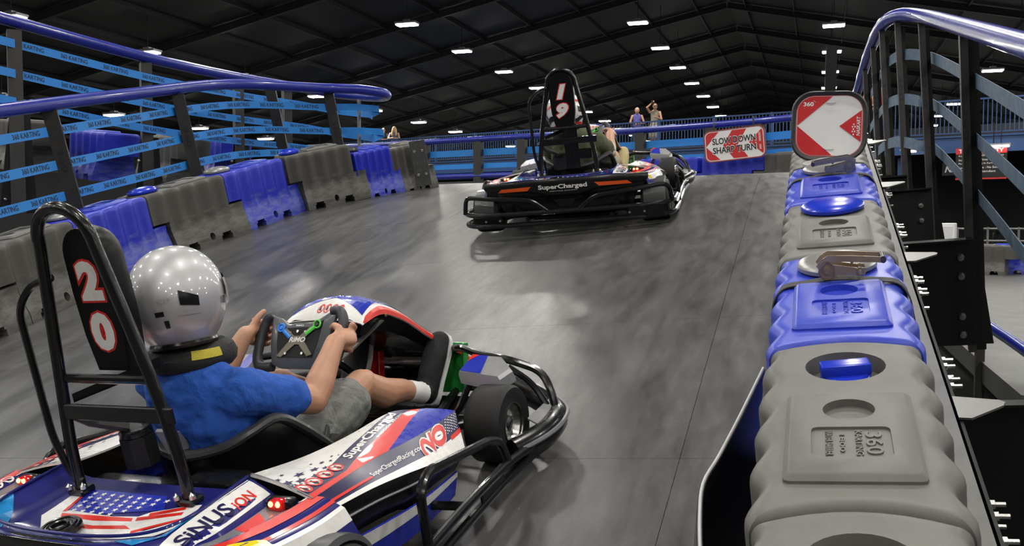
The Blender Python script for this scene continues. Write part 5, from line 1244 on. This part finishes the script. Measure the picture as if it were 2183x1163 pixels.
def driver(X, label, c, voxel=.005):
    D = thing('person', label, 'person', X)
    hd = Vector(c.get('head', (0, 0, 0)))
    WX = Matrix(((1, 0, 0, .012), (0, .54, -.84, .335), (0, .84, .54, .510), (0, 0, 0, 1)))
    g = Vector((0, .54, .84)); N = Vector((0, -.84, .54))
    PR = WX @ Vector((.172, .010, 0)); PL = WX @ Vector((-.166, .030, 0))
    sR, sL = V3(.172, -.150, .535), V3(-.178, -.115, .540); eR, eL = V3(.222, .085, .405), V3(-.240, .135, .395)
    wR = PR + N * .062 + V3(.022, 0, 0) - g * .028; wL = PL + N * .060 + V3(-.022, 0, 0) - g * .022
    hR, hL = V3(.10, -.05, .175), V3(-.10, -.05, .175); kR, kL = V3(.195, .375, .335), V3(-.13, .345, .345); aR, aL = V3(.205, .70, .165), V3(-.120, .655, .175)
    b = MB()
    for (s_, e, w, P, o) in ((sR, eR, wR, PR, (1, 0, 0)), (sL, eL, wL, PL, (-1, 0, 0))):
        limb(b, [(s_, .052), (s_.lerp(e, .5), .052), (e, .044), (e.lerp(w, .28), .047), (e.lerp(w, .72), .036), (w, .028, .034)], g); hand(b, P, g, N, o, o[0] > 0)
    for h_, k_, a_ in ((hR, kR, aR), (hL, kL, aL)):
        limb(b, [(h_, .085), (h_.lerp(k_, .6), .072), (k_ - (k_ - h_).normalized() * .03, .056), (k_, .053)])
        dn = V3(0, 0, -1); cal = k_.lerp(a_, .34) + dn * .022
        limb(b, [(k_, .050), (cal, .056), (k_.lerp(a_, .68), .043), (a_, .034)])
        limb(b, [(k_ + V3(0, .0, .016), .036), (k_ + V3(0, .035, .008), .032)])
    limb(b, [((0, -.13, .17), .14, .10), ((0, -.16, .35), .13, .09), ((0, -.17, .50), .15, .09), ((0, -.165, .57), .08, .06)])
    limb(b, [((0, -.165, .56), .055), (hd + V3(0, -.14, .70), .052)]); limb(b, [(hd + V3(0, -.13, .74), .085), (hd + V3(0, -.13, .86), .09)])
    body = organic(b, 'body', skin, D, voxel, 3)
    # shirt
    b = MB()
    limb(b, [((0, -.085, .25), .155, .10), ((0, -.12, .35), .170, .118), ((0, -.150, .46), .186, .120), ((0, -.165, .535), .165, .10), ((0, -.168, .575), .10, .075)])
    for s_, e in ((sR, eR), (sL, eL)):
        d = (e - s_); limb(b, [(Vector((s_.x * .55, s_.y, s_.z - .02)), .085), (s_, .070), (s_ + d * .40, .068), (s_ + d * .60, .072)])
    limb(b, [(V3(.1, -.08, .40), .10), (V3(-.1, -.08, .40), .10)])
    organic(b, 'shirt', c['shirt'], D, voxel + .002, 4, .030, .075)
    if c.get('cuff'):
        for s_, e in ((sR, eR), (sL, eL)):
            d = (e - s_); q = d.normalized(); p = s_ + d * .66; MB().tube([p - q * .014, p + q * .014, p + q * .018], [.071, .073, .068], 20).build('sleeve_cuff', c['cuff'], D)
    # shorts
    b = MB(); limb(b, [((0, -.10, .17), .175, .115), ((0, -.08, .22), .17, .11)])
    for h_, k_ in ((hR, kR), (hL, kL)):
        d = k_ - h_; limb(b, [(h_, .102), (h_ + d * .5, .090), (h_ + d * .80, .090)])
    organic(b, 'shorts', c['shorts'], D, voxel + .002, 3, .022, .07)
    # feet
    for nm, a_, k_, toe, heel in (('right', aR, kR, V3(.208, .945, .300), V3(.205, .775, .085)), ('left', aL, kL, V3(-.120, .875, .305), V3(-.122, .735, .075))):
        sd = (a_ - k_).normalized(); ft = (toe - heel).normalized(); sn = V3(0, ft.z, -ft.y)           # sn points to the sole's outside
        MB().tube([a_ - sd * .075, a_ - sd * .06, a_ - sd * .02, a_ + sd * .02], [.040, .0415, .040, .043], 18).build('sock', M(c['sockname'], c['sock'], rough=.85, bump=.2, scale=160), D)
        S_ = link('shoe', None, D); b = MB()
        up = -sn
        limb(b, [(heel + ft * .03 + up * .045, .040, .044), (heel + ft * .09 + up * .050, .044, .050), (heel + ft * .18 + up * .040, .050, .042), (heel + ft * .245 + up * .030, .046, .032)])
        limb(b, [(heel + ft * .045 + up * .055, .038), (a_ + sd * .015, .043)])
        organic(b, 'upper', c['shoe'], S_, voxel + .001, 3)
        o = []
        for (t, w_) in ((-.008, .012), (.0, .027), (.03, .034), (.09, .036), (.15, .042), (.20, .047), (.25, .043), (.275, .031), (.286, .012)): o.append((t, w_))
        pts = [(t, w_) for t, w_ in o] + [(t, -w_) for t, w_ in o[::-1]]
        Fm = Matrix(((ft.x, 1, sn.x, heel.x), (ft.y, 0, sn.y, heel.y), (ft.z, 0, sn.z, heel.z), (0, 0, 0, 1)))
        MB().prism(pts, .022, Fm @ Matrix.Translation((0, 0, -.012))).build('sole', c['sole'], S_, smooth=50)
    # helmet
    Hm = link('helmet', None, D, Matrix.Translation(hd + Vector((.0, -.135, .815))) @ Matrix.Rotation(radians(26), 4, 'Z') @ Matrix.Rotation(radians(-12), 4, 'X'))
    b = MB(); nu, nv = 40, 22; rings = []
    def hp(a, e):
        # a azimuth (0 = front, +y), e elevation
        ca, sa = cos(a), sin(a); ce, se = cos(e), sin(e)
        rx, ry, rz = .134, .170, (.150 if e > 0 else .17)
        chin = max(0, ca) ** 2 * max(0, -se) * .030
        back_ = max(0, -ca) ** 2 * max(0, -se) * .018
        k = 1 - .10 * max(0, -se) ** 2
        return (rx * sa * ce ** .92 * k, (ry * ca) * ce ** .92 * k + chin + back_ * .5 - .004, rz * se + .004)
    e0 = radians(-50); es = [e0 + (pi / 2 - .02 - e0) * j / nv for j in range(nv + 1)]
    for e in es: rings.append([hp(2 * pi * i / nu, e) for i in range(nu)])
    low = [(x * .90, y * .90, z + .004) for x, y, z in rings[0]]; low2 = [(x * .86, y * .86, z + .03) for x, y, z in rings[0]]
    b.loft([low2, low] + rings, True, False); b.add([rings[-1][i] for i in range(nu)], [tuple(range(nu))]); b.build('shell', c['helmet'], Hm, smooth=60)
    def hpatch(a0, a1, q0, q1, off, n=14, m=6, shape=None):
        v, f = [], []
        for j in range(m + 1):
            for i in range(n + 1):
                a = a0 + (a1 - a0) * i / n; lo, hi = shape(i / n) if shape else (0, 1)
                e = q0 + (q1 - q0) * (lo + (hi - lo) * j / m); p = Vector(hp(a, e)); v.append(tuple(p + p.normalized() * off))
        for j in range(m):
            for i in range(n): f.append((j * (n + 1) + i, j * (n + 1) + i + 1, (j + 1) * (n + 1) + i + 1, (j + 1) * (n + 1) + i))
        return MB().add(v, f)
    hpatch(-1.35, 1.35, -.35, .42, .004, 30, 8, lambda t: (.12 + .25 * abs(2 * t - 1) ** 3, 1 - .22 * abs(2 * t - 1) ** 3)).build('visor', M('smoked_visor', (.06, .06, .065), rough=.08, metal=.6, var=.05), Hm)
    for s in (-1, 1):
        hpatch(s * 2.30, s * 2.68, -.30, .14, .002, 6, 4, lambda t: (.30 - .30 * t * 0 + .12 * t, .66 + .34 * t)).build('side_vent', kBlack, Hm)
        hpatch(s * 2.26, s * 2.72, -.33, -.22, .0045, 8, 2, lambda t: (.35 + .1 * t, .75)).build('vent_lip', c['helmet'], Hm)
        hpatch(s * 1.32, s * 1.52, -.28, .30, .006, 6, 8, lambda t: (.1, .9)).build('pivot_plate', M('chrome_pivot', (.5, .5, .5), rough=.2, metal=.8), Hm)
        hpatch(s * 1.60, s * 1.68, -.20, -.08, .004, 4, 3).build('pivot_knob', kBlack, Hm)
        hpatch(s * .2, s * .3, 1.05, 1.16, .001, 3, 2).build('top_vent', kBlack, Hm)
    low_rim = [Vector(hp(2 * pi * i / 40, e0)) + Vector((0, 0, -.002)) for i in range(40)]
    MB().tube(low_rim, .010, 8, True).build('edge_trim', kBlack, Hm)
    for i, (a, e, w_, h_, t) in enumerate(((2.98, -.06, .26, .08, 'SCAT'),)):
        v, f = T2(t, bold=.01, space=1.2); xs = [p[0] for p in v]; ys = [p[1] for p in v]
        def fn(x, y):
            p = Vector(hp(a + w_ * .5 - w_ * (x - min(xs)) / (max(xs) - min(xs)), e + h_ * (y - min(ys)) / (max(ys) - min(ys)))); return tuple(p + p.normalized() * .0015)
        MB().add([fn(x, y) for x, y in v], f).build('lettering', c.get('hletter', kSilv), Hm, smooth=0)
    hpatch(3.02, 3.20, -.26, -.18, .0015, 4, 2).build('sticker', kBlack, Hm); hpatch(2.96, 3.06, -.48, -.34, .0015, 4, 3).build('sticker', kBlack, Hm)
    if c.get('stripes'):
        for s in (-1, 1):
            hpatch(s * 1.5, s * 3.1, -.55, -.05, .002, 16, 4, lambda t: (.1 + .3 * sin(5 * t), .55 + .3 * sin(5 * t))).build('black_flash', kBlack, Hm)
            hpatch(s * 1.3, s * 2.9, .05, .55, .002, 16, 3, lambda t: (.2 + .5 * t, .45 + .5 * t)).build('red_flash', kRed, Hm)
            hpatch(s * 1.9, s * 2.9, -.75, -.5, .002, 10, 3, lambda t: (.1 + .3 * t, .8)).build('red_flash', kRed, Hm)
    # collar
    cc = Matrix.Translation(hd * .7 + Vector((0, -.130, .655))) @ Matrix.Rotation(radians(-10), 4, 'X')
    NB = link('neck_brace', None, D, cc); b = MB(); pr = []
    b.lathe([(.075, -.035), (.105, -.05), (.118, -.035), (.122, -.012), (.112, .012), (.090, .026), (.072, .018), (.068, -.01), (.075, -.035)], 36)
    b.v = [(x * 1.02, y * 1.12, z) for x, y, z in b.v]; b.build('ring', M('black_foam', (.008, .008, .008), rough=.75, bump=.3, scale=120), NB)
    b = MB(); b.lathe([(.1225, -.012), (.1185, .002), (.113, .013)], 12, None, 0, radians(-44), radians(-4)); b.v = [(x * 1.022, y * 1.122, z) for x, y, z in b.v]
    b.build('yellow_patch', M('yellow_weave', (.45, .38, .03), rough=.7, bump=.4, scale=220), NB)
    return D
fab = lambda n, col, **k: M(n, col, rough=.85, bump=.25, scale=90, var=.14, **k)
def folds(m, sc, st):
    nt = m.node_tree; N = nt.nodes; L = nt.links; b = N['Principled BSDF']; tc = N.new('ShaderNodeTexCoord'); mp = N.new('ShaderNodeMapping'); mp.inputs['Scale'].default_value = (1, 1, .45); mp.inputs['Rotation'].default_value = (.5, .6, .3)
    L.new(tc.outputs['Object'], mp.inputs[0]); n = N.new('ShaderNodeTexNoise'); n.inputs['Scale'].default_value = sc; n.inputs['Detail'].default_value = 3; n.inputs['Distortion'].default_value = 1.2; L.new(mp.outputs[0], n.inputs[0])
    bp = N.new('ShaderNodeBump'); bp.inputs['Strength'].default_value = st; bp.inputs['Distance'].default_value = .03; L.new(n.outputs[0], bp.inputs['Height'])
    old = b.inputs['Normal'].links[0].from_node; L.new(bp.outputs[0], old.inputs['Normal'])
    return m
driver(X20, 'driver of kart 20 in a silver helmet, blue t-shirt and grey shorts',
       dict(shirt=folds(fab('blue_cotton', (.012, .082, .40), dirt=(.010, .06, .30), dscale=9, damt=.5), 11, .55), shorts=folds(fab('grey_cotton', (.19, .195, .18), dirt=(.13, .135, .125), dscale=20, damt=.5), 14, .5), shoe=fab('black_canvas', (.008, .008, .009)), sole=M('white_rubber', (.66, .65, .64), rough=.5),
            sock=(.72, .71, .70), sockname='white_sock', helmet=M('silver_shell', (.43, .43, .44), rough=.45, metal=.5, var=.03, coat=1.)))
driver(X19, 'driver of kart 19 in an olive t-shirt and a white, black and red helmet',
       dict(shirt=fab('olive_cotton', (.075, .085, .040)), cuff=M('white_cuff', (.6, .6, .57), rough=.8), shorts=fab('khaki_cotton', (.30, .27, .18)), shoe=fab('tan_suede', (.50, .42, .20)), sole=M('pale_rubber', (.55, .52, .45), rough=.5),
            sock=(.5, .45, .3), sockname='beige_sock', helmet=M('white_shell', (.75, .75, .75), rough=.2, var=.03, coat=.8), stripes=True, head=(-.05, 0, -.055)), .008)
def person(X, label, c, pose, group=None):
    D = thing('person', label, 'person', X, group); b = MB(); h = c.get('h', 1.7) / 1.7
    H = lambda *a: Vector(a) * h
    lean = .16 if pose == 'lean' else .0
    sh = [H(s * .18, lean, 1.40) for s in (-1, 1)]
    if pose == 'lean': arms = [[sh[0], H(-.26, lean + .16, 1.16), H(-.06, lean + .36, 1.16)], [sh[1], H(.26, lean + .16, 1.16), H(.05, lean + .38, 1.17)]]
    elif pose == 'phone': arms = [[sh[0], H(-.22, .10, 1.14), H(.0, .24, 1.20)], [sh[1], H(.30, .10, 1.55), H(.14, .16, 1.70)]]
    else: arms = [[sh[0], H(-.27, .06, 1.13), H(-.02, .22, 1.08)], [sh[1], H(.27, .06, 1.13), H(.02, .24, 1.10)]]
    for a in arms:
        limb(b, [(a[0], .05), (a[1], .040), (a[2], .028)]); limb(b, [(a[2], .03), (a[2] + (a[2] - a[1]).normalized() * .07, .03)])
        for k in range(4): d = (a[2] - a[1]).normalized(); p = a[2] + d * .07 + Vector((0, 0, .016 * (k - 1.5))); limb(b, [(p, .010), (p + d * .035, .010), (p + d * .055 + Vector((0, 0, -.02)), .009)])
    for s in (-1, 1): limb(b, [(H(s * .10, 0, .92), .09), (H(s * .11, .02, .50), .06), (H(s * .11, 0, .08), .04)]); limb(b, [(H(s * .11, -.02, .05), .04), (H(s * .12, .14, .035), .035)])
    limb(b, [(H(0, 0, .95), .16, .11), (H(0, lean * .5, 1.2), .14, .10), (H(0, lean, 1.38), .17, .09)]); limb(b, [(H(0, lean, 1.42), .055), (H(0, lean + .03, 1.52), .05)])
    hc = H(0, lean + .045, 1.59); limb(b, [(hc + Vector((0, .012, -.05)), .066, .075), (hc + Vector((0, 0, .035)), .080, .092)])
    limb(b, [(hc + Vector((0, .09, .0)), .012), (hc + Vector((0, .105, -.022)), .015)])
    for s in (-1, 1): limb(b, [(hc + Vector((s * .08, 0, -.01)), .014), (hc + Vector((s * .084, -.005, .02)), .014)])
    organic(b, 'body', c.get('skin', skin), D, .012, 3)
    for s in (-1, 1): MB().lathe([(0, .011), (.008, .008), (.011, 0)], 8, Matrix.Translation(hc + Vector((s * .03, .086, .018))) @ Matrix.Rotation(radians(-90), 4, 'X')).build('eye', mInk, D)
    b = MB().box(tuple(hc + Vector((0, .086, -.055))), (.04, .01, .008)); b.build('mouth', M('lips', (.35, .10, .09), rough=.5), D, smooth=0)
    b = MB(); limb(b, [(H(0, 0, .98), .175, .125), (H(0, lean * .5, 1.2), .155, .115), (H(0, lean, 1.37), .18, .10)])
    for a in arms:
        if not c.get('bare'): limb(b, [(a[0], .066), (a[0].lerp(a[1], .6), .06)])
    if c.get('dress'): limb(b, [(H(0, 0, 1.0), .18, .13), (H(0, 0, .55), .24, .18)])
    organic(b, 'top', c['top'], D, .014, 3, .02, .1)
    if not c.get('dress'):
        b = MB()
        for s in (-1, 1): limb(b, [(H(s * .09, 0, .95), .115), (H(s * .11, .02, .50), .082), (H(s * .11, 0, .14), .065)])
        organic(b, 'trousers', c['leg'], D, .014, 3)
    b = MB(); limb(b, [(hc + Vector((0, -.018, .03)), .090, .095), (hc + Vector((0, -.015, .055)), .086, .092)])
    if c.get('long'):
        for s in (-1, 1): limb(b, [(hc + Vector((s * .06, -.03, .02)), .05), (hc + Vector((s * .09, .02, -.18)), .045), (hc + Vector((s * .09, .05, -.28)), .03)])
    organic(b, c.get('hairname', 'hair'), c['hair'], D, .012, 3)
    if pose == 'phone': MB().rbox(tuple(arms[1][2] + Vector((0, .06, .03))), (.075, .01, .15), .004, 1).build('phone_in_hand', kBlack, D)
    if c.get('glasses'): MB().rbox(tuple(hc + Vector((0, .085, .02))), (.13, .02, .035), .006, 1).build('sunglasses', kBlack, D)
    return D
mt = lambda n, col: M(n, col, rough=.8, var=.15, scale=20)
def on_mezz(px, py, dback, ang, *a, **k):
    # stands on the mezzanine floor behind its railing, found along the railing line
    r = c2w(Vector((px - 1091.5, py - 581.5, 2000.))); nb = back
    t = ((A0 + nb * dback) - CAMP).dot(nb) / r.dot(nb); p = CAMP + r * t
    return person(Matrix.Translation((p.x, p.y, A0.z)) @ Matrix.Rotation(radians(ang), 4, 'Z'), *a, **k)
on_mezz(820, 285, .55, 190, 'man in a dark t-shirt leaning on the far mezzanine railing, left pair', dict(top=mt('dark_tee', (.02, .022, .03)), leg=mt('denim', (.05, .09, .16)), hair=mt('short_dark_hair', (.03, .015, .01)), h=1.72), 'lean')
on_mezz(842, 285, .55, 195, 'long haired blond woman leaning on the far mezzanine railing, left pair', dict(top=mt('grey_tank', (.12, .12, .16)), leg=mt('denim', (.05, .09, .16)), hair=mt('blond_hair', (.55, .43, .20)), bare=True, long=True, h=1.75), 'lean')
on_mezz(1358, 240, .50, 195, 'woman in a purple tank top and pale cap behind the mezzanine railing', dict(top=mt('purple_tank', (.10, .09, .35)), leg=mt('dark_leggings', (.03, .035, .06)), hair=mt('pale_cap', (.35, .34, .30)), hairname='cap', bare=True, h=1.74), 'fold')
on_mezz(1396, 240, .50, 200, 'woman in a patterned dress holding a phone up behind the mezzanine railing', dict(top=M('patterned_dress', (.30, .26, .16), rough=.8, var=.5, scale=14, dirt=(.12, .14, .20), dscale=10, damt=.8), leg=mt('denim', (.05, .09, .16)), hair=mt('brown_hair', (.16, .08, .04)), bare=True, dress=True, glasses=True, h=1.86), 'phone')
on_mezz(1876, 210, .6, 185, 'person in a bright orange top seen between the right fence posts', dict(top=mt('orange_top', (.60, .16, .05)), leg=mt('grey_trousers', (.2, .2, .22)), hair=mt('red_brown_hair', (.16, .06, .05)), h=1.8), 'fold')
on_mezz(1846, 225, .9, 170, 'person in a dark jacket behind the right fence, beside the orange top', dict(top=mt('dark_jacket', (.05, .05, .07)), leg=mt('grey_trousers', (.2, .2, .22)), hair=mt('short_dark_hair', (.03, .015, .01)), h=1.66), 'fold')
